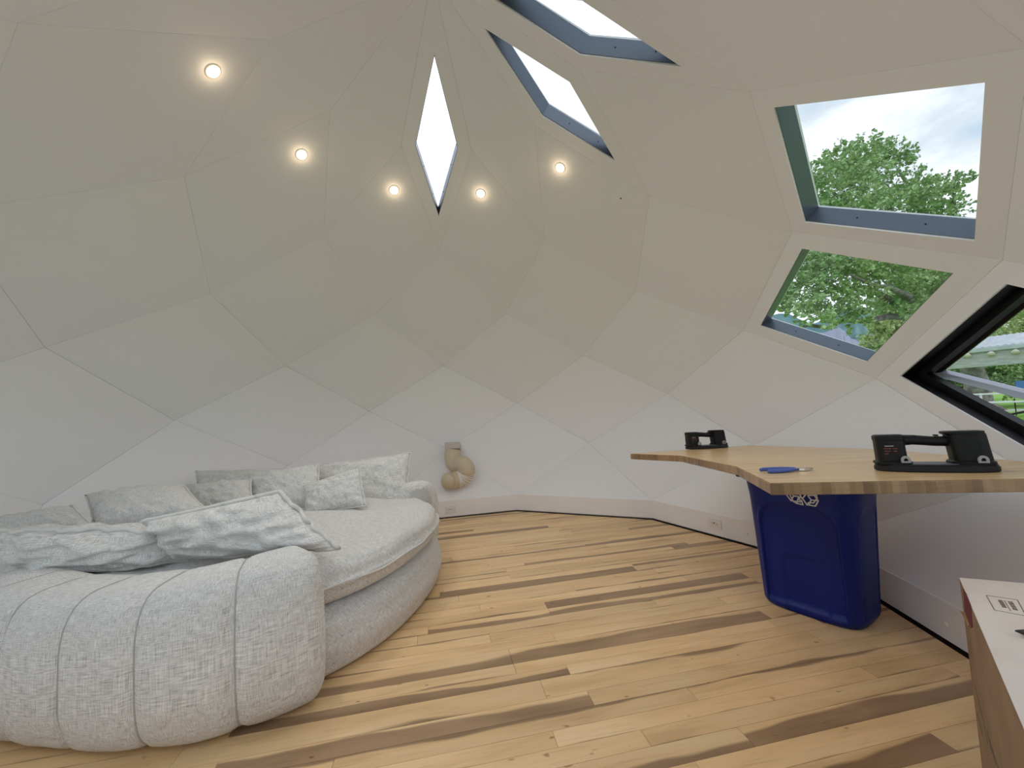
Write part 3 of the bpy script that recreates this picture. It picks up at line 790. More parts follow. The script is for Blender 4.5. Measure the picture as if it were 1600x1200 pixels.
# ------------------------------------------------------------------ vacuum lifters on the table
M_rub = mat('black_tool_plastic', (.005, .005, .006), .5, spec=.3, bump=(200, .1, .001)); M_seal = mat('black_rubber_seal', (.008, .008, .009), .7)
M_plate = mat('dark_blue_grey_plate', (.10, .115, .15), .35); M_ring = mat('grey_eyelet', (.36, .36, .37), .45)
M_red = mat('red_print', (.22, .05, .03), .5); M_wp = mat('pale_print', (.45, .40, .36), .5)
def lifter(pl, pr, label, depth=.16):
    ex = (pr - pl).normalized(); L = (pr - pl).length; ey = TN.cross(ex).normalized()
    O = (pl + pr) / 2 + ey * depth / 2
    M = frame(O, ex, TN)
    root = tag(empty('vacuum_lifter', O), label, 'suction lifter', 'vacuum lifters on the table')
    def outline_(hx, hy, n=48, ex_=3.0):
        o = []
        for k in range(n):
            x, y = binsec(2 * math.pi * k / n, hx, hy, ex_)
            y *= 1 - .28 * max(0, abs(x) / hx - .45); o.append((x, y))
        return o
    def ext(name, loop, zs, mt, ins=None, sm=False, par=root):
        n = len(loop); vs, fs = [], []
        for q, z in enumerate(zs):
            s = ins[q] if ins else 0
            for x, y in loop:
                r = math.hypot(x, y); vs.append(M @ Vec((x * (1 - s / r), y * (1 - s / r), z)))
        for q in range(len(zs) - 1):
            for k in range(n): fs.append((q * n + k, q * n + (k + 1) % n, (q + 1) * n + (k + 1) % n, (q + 1) * n + k))
        fs.append(tuple(range(n))[::-1]); fs.append(tuple(range((len(zs) - 1) * n, len(zs) * n)))
        return obj(name, vs, fs, mt, par, smooth=sm)
    h = L / 2
    ext('seal', outline_(h, depth / 2), [.001, .004, .018, .021], M_seal, [.004, 0, 0, .003])
    ext('plate', outline_(h - .003, depth / 2 - .003), [.021, .024, .0275], M_rub, [0, 0, .003])
    ext('pad', outline_(h * .55, depth * .36), [.0275, .0295], M_plate, [0, .002])
    def loopc(cx, cy, hx, hy, ex_=4, n=36): return [(cx + binsec(2 * math.pi * k / n, hx, hy, ex_)[0], cy + binsec(2 * math.pi * k / n, hx, hy, ex_)[1]) for k in range(n)]
    def loft(name, secs, mt, sm=True, par=root):
        vs, fs = [], []; n = len(secs[0][0])
        for lp, z in secs: vs += [M @ Vec((x, y, z)) for x, y in lp]
        for q in range(len(secs) - 1):
            for k in range(n): fs.append((q * n + k, q * n + (k + 1) % n, (q + 1) * n + (k + 1) % n, (q + 1) * n + k))
        fs.append(tuple(range(n))[::-1]); fs.append(tuple(range((len(secs) - 1) * n, len(secs) * n)))
        return obj(name, vs, fs, mt, par, smooth=False)
    k = L / .35
    lt = loft('battery_tower', [(loopc(-.118 * k, 0, .056 * k, .055), .0275), (loopc(-.118 * k, 0, .056 * k, .055), .036), (loopc(-.120 * k, 0, .046 * k, .046), .040), (loopc(-.122 * k, 0, .045 * k, .045), .118), (loopc(-.122 * k, 0, .047 * k, .046), .122), (loopc(-.122 * k, 0, .047 * k, .046), .136), (loopc(-.122 * k, 0, .041 * k, .040), .141)], M_rub)
    rt = loft('pump_tower', [(loopc(.105 * k, 0, .060 * k, .055), .0275), (loopc(.105 * k, 0, .060 * k, .055), .037), (loopc(.106 * k, 0, .053 * k, .048), .042), (loopc(.098 * k, 0, .053 * k, .045), .135), (loopc(.092 * k, 0, .056 * k, .046), .140), (loopc(.092 * k, 0, .056 * k, .046), .147), (loopc(.092 * k, 0, .052 * k, .043), .1485)], M_rub)
    # handle bar
    vs, fs = [], []
    v_, f_ = tube([M @ Vec((x * k, 0, .115 + .004 * math.sin(i))) for i, x in enumerate((-.10, -.075, -.05, -.02, .01, .04, .065))], [.024, .021, .019, .0185, .0185, .019, .022], 18)
    hd = obj('handle', v_, f_, M_rub, root, smooth=True)
    for x in (-.045, .02):
        bm = bm_box((.012, .02, .006), (x * k, 0, .134), .002, 2); from_bm('button', bm, M_rub, hd, False, M)
    # grey eyelets at the foot of both towers
    for cx in (-.088 * k, .122 * k):
        vs, fs = [], []; yy = -.0485
        def arc(r, n=14): return [(r * math.cos(math.pi * q / n), r * math.sin(math.pi * q / n) * 1.15) for q in range(n + 1)]
        o, i_ = arc(.014), arc(.0065)
        o = [(.014, -.010)] + o + [(-.014, -.010)]; i_ = [(.0065, -.004)] + i_ + [(-.0065, -.004)]
        n = len(o)
        for lp, y in ((o, yy), (i_, yy), (o, yy - .009), (i_, yy - .009)): vs += [M @ Vec((cx + a, y, .044 + b)) for a, b in lp]
        for q in range(n):
            w2 = (q + 1) % n
            fs += [(q, w2, n + w2, n + q), (2 * n + q, 3 * n + q, 3 * n + w2, 2 * n + w2), (q, 2 * n + q, 2 * n + w2, w2), (n + q, n + w2, 3 * n + w2, 3 * n + q)]
        obj('eyelet', vs, fs, M_ring, root)
    # printed panel low on the battery tower (too small to read): short lines
    for q in range(5):
        for (x0, wd) in ((-.148, .022), (-.120, .012)) if q else ((-.148, .034),):
            bm = bm_box((wd * k * (.8 + .2 * (q % 2)), .0008, .003), ((x0 + .012 + wd / 2 - .011) * k, -.0462 + .0004 * q, .098 - q * .010), 0)
            from_bm('print_line', bm, M_red if q else M_wp, lt, False, M)
    return root
lifter(tp(1375, 738), tp(1580, 740), 'black vacuum lifter with two grey eyelets at the near right of the bamboo table')
lifter(tp(1081, 703), tp(1145, 699.5), 'black vacuum lifter at the far end of the bamboo table, beyond the pliers')

# pliers
M_ph = mat('blue_grip', (.07, .12, .42), .4); M_steel = mat('bright_steel', (.62, .58, .52), .25, metal=1)
pa, pb = tp(1194, 739), tp(1271, 735)
ex = (pb - pa).normalized(); L = (pb - pa).length; Mp = frame((pa + pb) / 2, ex, TN)
pl = tag(empty('pliers', (pa + pb) / 2), 'blue handled pliers lying on the bamboo table', 'pliers')
for s, off in ((1, .0), (-1, .008)):
    pts = [Mp @ Vec((x * L, s * y, .0085 + (.003 if s > 0 else 0))) for x, y in ((-.5 + off * 2, .020), (-.42 + off, .027), (-.25, .028), (-.08, .022), (.06, .011), (.16, .006))]
    v_, f_ = tube(pts, [.0075, .0085, .0085, .008, .007, .005], 12); obj('grip', v_, f_, M_ph, pl, smooth=True)
bm = bmesh.new(); bmesh.ops.create_cone(bm, cap_ends=True, segments=20, radius1=.013, radius2=.013, depth=.010); bmesh.ops.bevel(bm, geom=bm.edges[:], offset=.001, segments=1, affect='EDGES')
from_bm('pivot', bm, M_steel, pl, False, Mp @ Matrix.Translation((.21 * L, 0, .008)))
for s in (1, -1):
    vs = []
    for x, y0, y1 in ((.17, .000, .013), (.27, .001, .016), (.38, .004, .014), (.46, .001, .007), (.50, .0004, .002)):
        for z in (.004, .012): vs += [Mp @ Vec((x * L, s * y0, z)), Mp @ Vec((x * L, s * y1, z))]
    fs = []
    for q in range(4):
        a, b = q * 4, q * 4 + 4; fs += [(a, a + 1, b + 1, b), (a + 2, b + 2, b + 3, a + 3), (a, b, b + 2, a + 2), (a + 1, a + 3, b + 3, b + 1)]
    fs += [(0, 2, 3, 1), (16, 17, 19, 18)]
    bm = bmesh.new(); vv = [bm.verts.new(v) for v in vs]
    for f in fs: bm.faces.new([vv[i] for i in f])
    from_bm('jaw', bm, M_steel, pl)

# ------------------------------------------------------------------ cardboard box
M_card = mat('cardboard', rough=.8, spec=.2, build=var((.24, .165, .105), (.30, .205, .13), 9))  # side tone darkened against the brightly lit top
M_cardt = mat('cardboard_lit_top', rough=.75, spec=.2, build=var((.66, .58, .53), (.73, .66, .60), 6))  # same cardboard made paler: bright light on the top put into colour
M_cardd = mat('cardboard_edge', (.10, .06, .04), .9); M_ink = mat('box_ink', (.13, .09, .07), .7); M_maroon = mat('maroon_print', (.13, .018, .03), .7)
M_tape = mat('torn_tape', (.40, .25, .11), .5)
ZB = .66
A = onz(1499, 903, ZB); B2 = onz(1600, 1139, ZB)
e2 = (B2 - A).normalized(); e1 = Vec((-e2.y, e2.x, 0))
if e1.x < 0: e1 = -e1
N0 = ray(1499, 903).cross(ray(1600, 911.5)); tn = -(e1.dot(N0)) / N0.z; fa = math.atan(tn)
e1f = (e1 * math.cos(fa) + Vec((0, 0, 1)) * math.sin(fa)).normalized()
BW, BLn = .50, .84
box = tag(empty('cardboard_box', A - Vec((0, 0, ZB)) + e1 * BW / 2 + e2 * BLn / 2), 'brown cardboard box with printed top standing by the right picture edge', 'box')
def slabq(name, o, u, v, n, lu, lv, t, mt, parent):
    vs = [o, o + u * lu, o + u * lu + v * lv, o + v * lv]; vs += [p - n * t for p in vs]
    bm = bmesh.new(); vv = [bm.verts.new(x) for x in vs]
    for fc in ((0, 1, 2, 3), (7, 6, 5, 4), (0, 4, 5, 1), (1, 5, 6, 2), (2, 6, 7, 3), (3, 7, 4, 0)): bm.faces.new([vv[k] for k in fc])
    return from_bm(name, bm, mt, parent)
Zv = Vec((0, 0, 1)); ct = .006
lefts = slabq('side_panel', A - Zv * .004, e2, -Zv, -e1, BLn, ZB - .006, ct, M_card, box)
slabq('side_panel', A + e1 * BW - Zv * .004, e2, -Zv, e1, BLn, ZB - .006, ct, M_card, box)
slabq('end_panel', A + e1 * ct - Zv * .004, e1, -Zv, -e2, BW - 2 * ct, ZB - .006, ct, M_card, box)
slabq('end_panel', A + e1 * ct + e2 * BLn - Zv * .004, e1, -Zv, e2, BW - 2 * ct, ZB - .006, ct, M_card, box)
nf = e1f.cross(e2); nf = nf if nf.z > 0 else -nf
flap = slabq('flap', A + nf * .001, e1f, e2, nf, .262, BLn, .004, M_cardt, box)
slabq('flap_edge', A - e2 * .0012 + nf * .0012, e1f, e2, nf, .262, .0012, .0045, M_cardd, flap)
e1g = (e1 * -.98 + Zv * .2).normalized()
slabq('flap', A + e1 * BW, (-e1 * math.cos(-.05) + Zv * math.sin(.12)).normalized(), e2, nf, .236, BLn, .004, M_cardt, box)
# printed panel with fine lines on the flap
def on_flap(px, py): return onpl(px, py, A + nf * .001, nf)
def prt(name, a, b, wd, mt, parent, n, base=.0006):
    d = (b - a).normalized(); s = d.cross(n).normalized() * wd / 2
    vs = [a + s, b + s, b - s, a - s]; vs = [v + n * .0001 for v in vs] + [v + n * base for v in vs]
    return vs, [(4, 5, 6, 7), (0, 1, 5, 4), (1, 2, 6, 5), (2, 3, 7, 6), (3, 0, 4, 7)]
def multi(name, segs, mt, parent, n):
    vs, fs = [], []
    for a, b, wd in segs:
        v1, f1 = prt('', a, b, wd, mt, parent, n); k = len(vs); vs += v1; fs += [tuple(i + k for i in f) for f in f1]
    return obj(name, vs, fs, mt, parent)
fp_ = on_flap
z7 = lambda x, y: fp_(1480 + x * .11662, 880 + y * .11667)
segs = [(z7(525, 432), z7(635, 630), .0014), (z7(525, 432), z7(940, 492), .0012), (z7(635, 630), z7(1040, 705), .0012), (z7(940, 492), z7(1060, 710), .0014)]
segs += [(z7(765, 500), z7(850, 640), .0012)]
for (x0, y0, x1, y1) in ((690, 492, 760, 600), (720, 496, 790, 604), (825, 512, 905, 632), (860, 516, 940, 640)):
    for q in range(6):
        f0, f1 = q / 6, q / 6 + .11
        segs.append((z7(x0 + (x1 - x0) * f0, y0 + (y1 - y0) * f0), z7(x0 + (x1 - x0) * f1, y0 + (y1 - y0) * f1), .0040 if q % 2 else .0032))
multi('printed_frame', segs, M_ink, flap, nf)
# maroon print, torn tape and strokes on the left side
ln = -e1
def ls(px, py): return onpl(px, py, A, ln)
def polyp(name, pts, mt, parent, n, th=.0008):
    k = len(pts); vs = [p + n * .0002 for p in pts] + [p + n * th for p in pts]
    return obj(name, vs, [tuple(range(k, 2 * k)), tuple(range(k))[::-1]] + [(i, (i + 1) % k, k + (i + 1) % k, k + i) for i in range(k)], mt, parent)
zl = lambda x, y: ls(1480 + x * .11662, 880 + y * .11667)
polyp('printed_patch', [zl(215, 330), zl(255, 400), zl(320, 560), zl(345, 860), zl(320, 870), zl(285, 760), zl(240, 640)], M_maroon, lefts, ln)
polyp('tape', [zl(185, 640), zl(240, 660), zl(300, 830), zl(290, 850), zl(225, 715)], M_tape, lefts, ln, .0016)
zs = lambda x, y: ls(1480 + x * .2667, 880 + y * .2667)
for _sg in [(zs(165, 720), zs(195, 850), .006), (zs(190, 830), zs(215, 930), .006), (zs(175, 880), zs(205, 1000), .008), (zs(215, 930), zs(240, 1060), .006), (zs(235, 980), zs(262, 1110), .006), (zs(250, 1040), zs(285, 1180), .007), (zs(265, 1090), zs(300, 1200), .005)]: multi('printed_stroke', [_sg], M_ink, lefts, ln)
# marker on the box
mk0 = fp_(1588, 992.5) + nf * .009; mk1 = fp_(1640, 1003) + nf * .009
marker = tag(empty('marker', mk0), 'black tipped white marker lying on the cardboard box', 'marker')
d = (mk1 - mk0).normalized()
v_, f_ = tube([mk0, mk0 + d * .012, mk0 + d * .020], [.0015, .006, .0085], 14); obj('tip_cone', v_, f_, M_slot, marker, smooth=True)
v_, f_ = tube([mk0 + d * .0201, mk0 + d * .024, mk0 + d * .12, mk0 + d * .125], [.0075, .0088, .0088, .0075], 16); obj('barrel', v_, f_, M_whiteplastic, marker, smooth=True)

# ------------------------------------------------------------------ wall fittings
def outlet(px, i, label, wd=.125, ht=.078):
    a, b = V('Z', i), V('Z', i + 1); ex = Vec((b.x - a.x, b.y - a.y, 0)).normalized(); n = Vec((-ex.y, ex.x, 0))
    if n.dot(Vec((a.x, a.y, 0))) > 0: n = -n
    P = onpl(*px, a + n * .005, n); M = Matrix((ex, Vec((0, 0, 1)), n)).transposed().to_4x4(); M.translation = P
    root = tag(empty('wall_outlet', P), label, 'outlet', 'outlets low on the wall')
    bm = bm_box((wd, ht, .006), (0, 0, .003), .002, 2); from_bm('cover_plate', bm, M_whiteplastic, root, False, M)
    ins = bm_box((wd * .56, ht * .52, .003), (0, 0, .0072), .001, 1); f = from_bm('socket_face', ins, M_trimw, root, False, M)
    for sx in (-.02, .02):
        for q, (dx, dy, w_, h_) in enumerate(((0, .007, .008, .003), (0, -.007, .008, .003), (.010, 0, .005, .005))):
            bm = bm_box((w_, h_, .001), (sx + dx, dy, .0091), 0); from_bm('slot', bm, M_slot, f, False, M)
    bm = bmesh.new(); bmesh.ops.create_cone(bm, cap_ends=True, segments=12, radius1=.006, radius2=.005, depth=.003)
    from_bm('indicator', bm, M_slot, f, False, M @ Matrix.Translation((0, .006, .010)))
outlet((704, 796), -1, 'white wall outlet below the beige duct'); outlet((1117, 818), 1, 'white wall outlet left of the blue bin')
# wire stubs / screws on the low boards
def stub(px, i, label, r):
    a, b = V('Z', i), V('Z', i + 1); ex = Vec((b.x - a.x, b.y - a.y, 0)).normalized(); n = Vec((-ex.y, ex.x, 0))
    if n.dot(Vec((a.x, a.y, 0))) > 0: n = -n
    P = onpl(*px, a + n * .005, n)
    vs, fs = [], []
    v_, f_ = tube([P, P + n * .004, P + n * .007, P + n * .009], [r * 1.5, r * 1.5, r, r * .5], 12)
    tag(obj('wall_screw', v_, f_, M_trimw, None, smooth=False), label, 'screw')
stub((1480, 976), 2, 'single white screw head low on the wall beside the cardboard box', .008)
stub((1168, 834), 1, 'single small screw head low on the wall between outlet and blue bin', .005)

# duct on the far wall
def duct():
    dep = 5.26
    n = Vec((.3, -.92, .15)).normalized()
    root = tag(empty('air_duct', at(712, 705, dep)), 'beige S shaped ribbed air duct hanging on the far wall', 'duct')
    px = [(708, 703, 5.12), (707, 712, 5.10), (709, 722, 5.07), (716, 727, 5.0), (724, 726, 4.93), (729, 733, 4.90), (727, 742, 4.90), (720, 748, 4.90), (712, 750, 4.88), (705, 751, 4.84), (701, 752, 4.80)]
    P = [at(*p) for p in px]
    # smooth (Catmull-Rom)
    sm = []
    for i in range(len(P) - 1):
        p0, p1, p2, p3 = P[max(i - 1, 0)], P[i], P[i + 1], P[min(i + 2, len(P) - 1)]
        for q in range(8):
            t = q / 8; sm.append(.5 * ((2 * p1) + (p2 - p0) * t + (2 * p0 - 5 * p1 + 4 * p2 - p3) * t * t + (3 * p1 - p0 - 3 * p2 + p3) * t ** 3))
    sm.append(P[-1]); N = len(sm)
    rad = [.100 + (.006 * math.sin(i * 2.1) if .55 < i / N < .76 else 0) for i in range(N)]
    rad = [r * (1 - .04 * max(0, i / N - .8)) for i, r in enumerate(rad)]
    v_, f_ = tube(sm, rad, 28, cap=True); obj('bend', v_, f_, M_duct, root, smooth=True)
    for i in (int(N * .30), int(N * .54), int(N * .78)):
        d = (sm[i + 1] - sm[i - 1]).normalized()
        v_, f_ = tube([sm[i] - d * .012, sm[i] - d * .008, sm[i] + d * .008, sm[i] + d * .012], [.099, .105, .105, .099], 28, cap=False); obj('coupling', v_, f_, M_duct, root, smooth=False)
    for q in range(7):
        i = int(N * (.575 + .026 * q)); d = (sm[i + 1] - sm[i - 1]).normalized()
        v_, f_ = tube([sm[i] - d * .007, sm[i], sm[i] + d * .007], [.100, .1065, .100], 28, cap=False); obj('rib', v_, f_, M_trimw, root, smooth=True)
    d = (P[-1] - P[-2]).normalized()
    v_, f_ = tube([P[-1], P[-1] + d * .03, P[-1] + d * .06, P[-1] + d * .075], [.098, .09, .06, .02], 28); obj('end_cap', v_, f_, M_duct, root, smooth=True)
    # rectangular collar at the wall
    up = (at(708, 695, 5.16) - at(708, 710, 5.10)).normalized()
    M = frame(at(708, 699, 5.15), CR, up)
    bm = bm_box((.185, .16, .085), (0, 0, 0), .008, 2); c = from_bm('collar', bm, M_collar, root, False, M)
    for q in range(4):
        bm = bm_box((.19, .165, .006), (0, 0, -.03 + q * .02), .002, 1); from_bm('collar_rib', bm, M_collar, c, False, M)
duct()
# tiny screw hole on the panel
def hole_dot():
    T, Bm, L, R = V('F', 4), V('D', 3), V('E', 3), V('E', 4)
    n = (Bm - T).cross(R - L).normalized(); n = -n if n.dot(T) > 0 else n
    P = onpl(970, 310, T, n); bm = bmesh.new(); bmesh.ops.create_cone(bm, cap_ends=True, segments=10, radius1=.007, radius2=.006, depth=.002)
    from_bm('screw', bm, M_screw, ceiling, False, Matrix.Translation(P + n * .001) @ n.to_track_quat('Z', 'Y').to_matrix().to_4x4())
hole_dot()

# ------------------------------------------------------------------ outside
M_lawn = mat('lawn', rough=.9, spec=.1, build=var((.16, .34, .05), (.30, .50, .11), 1.2, 6))
M_leafA = mat('leaf_green', rough=.6, spec=.3, build=var((.25, .39, .16), (.46, .60, .32), .8, 3)); M_leafB = mat('leaf_dark', rough=.6, spec=.3, build=var((.16, .28, .10), (.38, .52, .22), .9, 3))
M_leafC = mat('leaf_yellowgreen', rough=.6, spec=.3, build=var((.36, .46, .18), (.60, .68, .38), .9, 3))
M_bark = mat('bark', rough=.9, spec=.1, build=var((.14, .13, .12), (.30, .28, .26), 5, 6))
M_hill = mat('hazed_hills', rough=1, spec=0, build=var((.13, .24, .25), (.22, .34, .33), .012, 5)); M_hill2 = mat('bare_hillside', (.33, .35, .42), 1, spec=0)  # distance haze is mixed into the wooded hills' blue green
M_white = mat('white_painted_rail', (.80, .80, .82), .5); M_roofg = mat('grey_metal_roof', rough=.5, build=var((.45, .50, .55), (.60, .64, .68), 3)); M_fascia = mat('weathered_grey_fascia', rough=.8, build=var((.42, .42, .43), (.58, .58, .58), 4, mscale=(1, 1, 8)))
M_bulb = mat('pale_fixture', (.85, .76, .70), .4); M_bluec = mat('blue_canvas', (.06, .20, .62), .7)
GZ = -.06
def ground():
    vs, fs = [], []
    N = 40
    for r, R in enumerate((2.66, 6, 12, 25, 60, 140, 320)):
        for k in range(N):
            a = 2 * math.pi * k / N; x, y = R * math.cos(a), R * math.sin(a); vs.append(Vec((x, y, GZ - .02 + (noise.noise(Vec((x * .05, y * .05, 0))) * .3 if R > 30 else 0))))
    for r in range(6):
        for k in range(N): fs.append((r * N + k, r * N + (k + 1) % N, (r + 1) * N + (k + 1) % N, (r + 1) * N + k))
    tag(obj('lawn', vs, fs, M_lawn, None), 'green lawn outside the windows', 'lawn', kind='structure')
ground()
_ring = [Vec((r * math.cos(k * math.pi / 24), r * math.sin(k * math.pi / 24), z)) for r, z in ((2.66, GZ + .02), (5.2, GZ + .02), (5.2, GZ - .06)) for k in range(48)]  # unseen gravel ring, added to bounce neutral daylight up instead of lawn green
tag(obj('bounce_ring', _ring, [(a * 48 + k, a * 48 + (k + 1) % 48, (a + 1) * 48 + (k + 1) % 48, (a + 1) * 48 + k) for a in (0, 1) for k in range(48)], mat('pale_gravel', rough=.95, build=var((.42, .40, .37), (.58, .56, .52), 30)), None), 'unseen pale gravel ring added around the dome to bounce daylight', 'bounce_ring', kind='structure')
def leaf_cloud(name, blobs, n, size, mt, parent, seed, flat=.75):
    """blobs: list of (centre, radius). Leaves gather towards the surface of each blob."""
    rg = random.Random(seed); vs, fs = [], []
    wts = [b[1] ** 2 for b in blobs]; tot = sum(wts)
    for c, r in blobs:
        m_ = int(n * r * r / tot)
        # sprays: twigs leave the blob centre and carry leaves
        ntw = max(4, m_ // 14)
        for _ in range(ntw):
            d = Vec((rg.gauss(0, 1), rg.gauss(0, 1), rg.gauss(0, 1) * flat + .25)).normalized()
            r0 = r * rg.uniform(.25, .9); ln_ = r * rg.uniform(.15, .38)
            p0 = c + Vec((d.x * r0, d.y * r0, d.z * r0 * flat))
            for q in range(14):
                p = p0 + d * ln_ * (q / 13) + Vec((rg.gauss(0, 1), rg.gauss(0, 1), rg.gauss(0, 1))) * r * .045
                a = Vec((rg.gauss(0, 1), rg.gauss(0, 1), rg.gauss(0, .7))).normalized(); b = a.cross(Vec((rg.gauss(0, 1), rg.gauss(0, 1), rg.gauss(0, 1)))).normalized()
                s = size * rg.uniform(.6, 1.25); i = len(vs)
                vs += [p - a * s * .5, p + b * s * .30, p + a * s * .5, p - b * s * .30]; fs.append((i, i + 1, i + 2, i + 3))
    o = obj(name, vs, fs, mt, parent); o['kind'] = 'stuff'; return o
def branch_path(a, b, sagv, n=10, seed=0, wob=.1):
    rg = random.Random(seed); out = []
    for k in range(n + 1):
        t = k / n; p = a.lerp(b, t) + Vec((0, 0, sagv * math.sin(math.pi * t)))
        if 0 < k < n: p += Vec((rg.gauss(0, 1), rg.gauss(0, 1), rg.gauss(0, 1))) * wob
        out.append(p)
    return out
def big_tree():
    base = onz(1532, 642, GZ) ; base = at(1530, 640, 18); base.z = GZ - .1
    root = tag(empty('cottonwood_tree', base), 'big spreading tree with grey trunk filling the two right windows', 'tree')
    top = at(1500, 470, 17.5); crown = at(1420, 330, 17)
    tp_ = branch_path(base, top, 0, 10, 3, .05)
    v_, f_ = tube(tp_, [.85, .52, .42, .38, .36, .35, .33, .31, .28, .25, .22], 14); obj('trunk', v_, f_, M_bark, root, smooth=True)
    ends = [((1300, 300, 15.5), (.24, .05), 1.0, 1), ((1350, 250, 16.5), (.22, .05), .8, 2), ((1230, 520, 14), (.2, .04), .5, 3), ((1400, 260, 18), (.22, .04), .6, 4), ((1490, 290, 17), (.18, .04), .4, 5), ((1260, 440, 14.5), (.22, .05), .7, 6), ((1330, 430, 13.5), (.2, .04), .4, 7), ((1470, 330, 19), (.2, .04), .5, 8), ((1560, 280, 18), (.2, .04), .5, 9)]
    for e, (r0, r1), sg, sd in ends:
        pth = branch_path(tp_[5 + sd % 5], at(*e), sg, 10, sd, .12)
        v_, f_ = tube(pth, [r0 + (r1 - r0) * k / 10 for k in range(11)], 8); obj('branch', v_, f_, M_bark, root, smooth=True)
    B = []
    for x, y, dp, r in [(1290, 290, 15.5, 1.35), (1335, 262, 16, 1.25), (1385, 262, 17, 1.15), (1275, 330, 15, 1.2), (1330, 330, 15.5, 1.6), (1395, 320, 17, 1.5), (1430, 300, 17.5, 1.0), (1470, 300, 17, .85), (1500, 285, 17, .55), (1440, 345, 17.5, 1.3), (1480, 330, 18, .8), (1360, 235, 17, .7), (1310, 245, 16, .7),
                        (1270, 410, 14.5, 1.1), (1310, 420, 14, 1.2), (1255, 455, 14, .9), (1350, 410, 14.5, 1.2), (1390, 425, 15, 1.2), (1295, 470, 14, .95), (1430, 430, 16, 1.3), (1470, 440, 16, 1.2), (1345, 465, 14.5, .8), (1250, 480, 13.5, .6), (1275, 500, 13.5, .6), (1335, 500, 14, .6), (1410, 480, 15.5, .9), (1310, 505, 13.8, .35), (1225, 470, 13.5, .35), (1245, 420, 14, .5)]:
        B.append((at(x, y, dp), r))
    leaf_cloud('foliage', B[:13], 19000, .15, M_leafA, root, 5)
    leaf_cloud('foliage', B[13:], 20000, .14, M_leafA, root, 6)
big_tree()
def bush(name, label, cat, blobs, n, size, mt, seed, group=None, stem=True):
    B = [(at(x, y, d), r) for x, y, d, r in blobs]
    c = sum((b[0] for b in B), Vec()) / len(B); root = tag(empty(name, Vec((c.x, c.y, GZ))), label, cat, group)
    leaf_cloud('foliage', B, n, size, mt, root, seed)
    v_, f_ = tube([Vec((c.x, c.y, GZ - .1)), Vec((c.x, c.y, c.z * .5)), c], [.16, .12, .05], 8); obj('stem', v_, f_, M_bark, root, smooth=True)
bush('leafy_tree', 'bright green leafy tree behind the diamond window right side', 'tree', [(1430, 470, 24, 1.85), (1390, 520, 23.5, 1.3), (1370, 545, 23, .95), (1450, 430, 24.5, 1.5), (1405, 495, 24, 1.5), (1470, 500, 24, 1.6), (1490, 540, 24, 1.4)], 22000, .19, M_leafC, 11)
bush('leafy_tree', 'yellow green leafy tree above the grey pavilion roof', 'tree', [(1550, 500, 27, 1.9), (1580, 480, 27, 2.2), (1620, 470, 27, 2.5), (1600, 520, 26, 1.5), (1555, 530, 26, 1.2), (1525, 545, 26, 1.0), (1650, 510, 27, 2.5), (1700, 480, 27, 2.9)], 22000, .18, M_leafC, 12)
bush('hedge_shrub', 'dark green shrub under the pavilion roof left of the tree trunk', 'shrub', [(1480, 585, 21, 1.3), (1500, 590, 21, 1.2), (1455, 590, 21, 1.4), (1515, 605, 20.5, .8), (1490, 610, 20.5, .9), (1430, 585, 21, 1.6)], 14000, .16, M_leafB, 13, 'hedge shrubs under the pavilion roof')
bush('hedge_shrub', 'dark green shrub under the pavilion roof right of the tree trunk', 'shrub', [(1570, 580, 20, 1.1), (1600, 580, 20, 1.3), (1585, 600, 19.5, .9), (1620, 595, 20, 1.2), (1560, 600, 19.6, .7), (1660, 590, 20, 1.6), (1700, 590, 20, 1.6)], 16000, .16, M_leafB, 14, 'hedge shrubs under the pavilion roof')
# hills
def ridge(name, label, dist, pts, mt, seed):
    vs, fs = [], []; n = len(pts); sub = 10; prof = []
    for i in range(n - 1):
        for q in range(sub):
            t = q / sub; t2 = t * t * (3 - 2 * t); prof.append((pts[i][0] + (pts[i + 1][0] - pts[i][0]) * t, pts[i][1] + (pts[i + 1][1] - pts[i][1]) * t2))
    prof.append(pts[-1])
    rowsn = 7
    for k, (x, y) in enumerate(prof):
        crest = at(x, y + noise.noise(Vec((k * .3, seed, 0))) * 2.2, dist); out = Vec((crest.x - CAM.x, crest.y - CAM.y, 0)).normalized()
        for r in range(rowsn):
            f = r / (rowsn - 1)
            p = Vec((crest.x, crest.y, 0)) - out * (f * dist * .45); z = crest.z * (1 - f ** .8) + noise.noise(Vec((k * .5, r * .9, seed))) * crest.z * .10 * math.sin(math.pi * f)
            vs.append(Vec((p.x, p.y, z - f * 1.0)))
        p = crest + out * dist * .3; vs.append(Vec((p.x, p.y, -1)))
    R_ = rowsn + 1
    for k in range(len(prof) - 1):
        for r in range(rowsn - 1): fs.append((k * R_ + r, k * R_ + r + 1, (k + 1) * R_ + r + 1, (k + 1) * R_ + r))
        fs.append((k * R_, (k + 1) * R_, (k + 1) * R_ + rowsn, k * R_ + rowsn))
    tag(obj(name, vs, fs, mt, None, smooth=True), label, 'hill')
ridge('hill', 'wooded hills hazed blue green on the horizon behind the branches', 900, [(600, 560), (800, 540), (950, 530), (1080, 512), (1180, 497), (1225, 490), (1270, 505), (1310, 486), (1345, 480), (1390, 492), (1450, 510), (1550, 530), (1700, 540), (1950, 560)], M_hill, 3)
ridge('hill', 'bare grey slope in front of the wooded hills', 350, [(1180, 570), (1240, 540), (1285, 520), (1310, 512), (1335, 530), (1360, 552), (1420, 580)], M_hill2, 8)
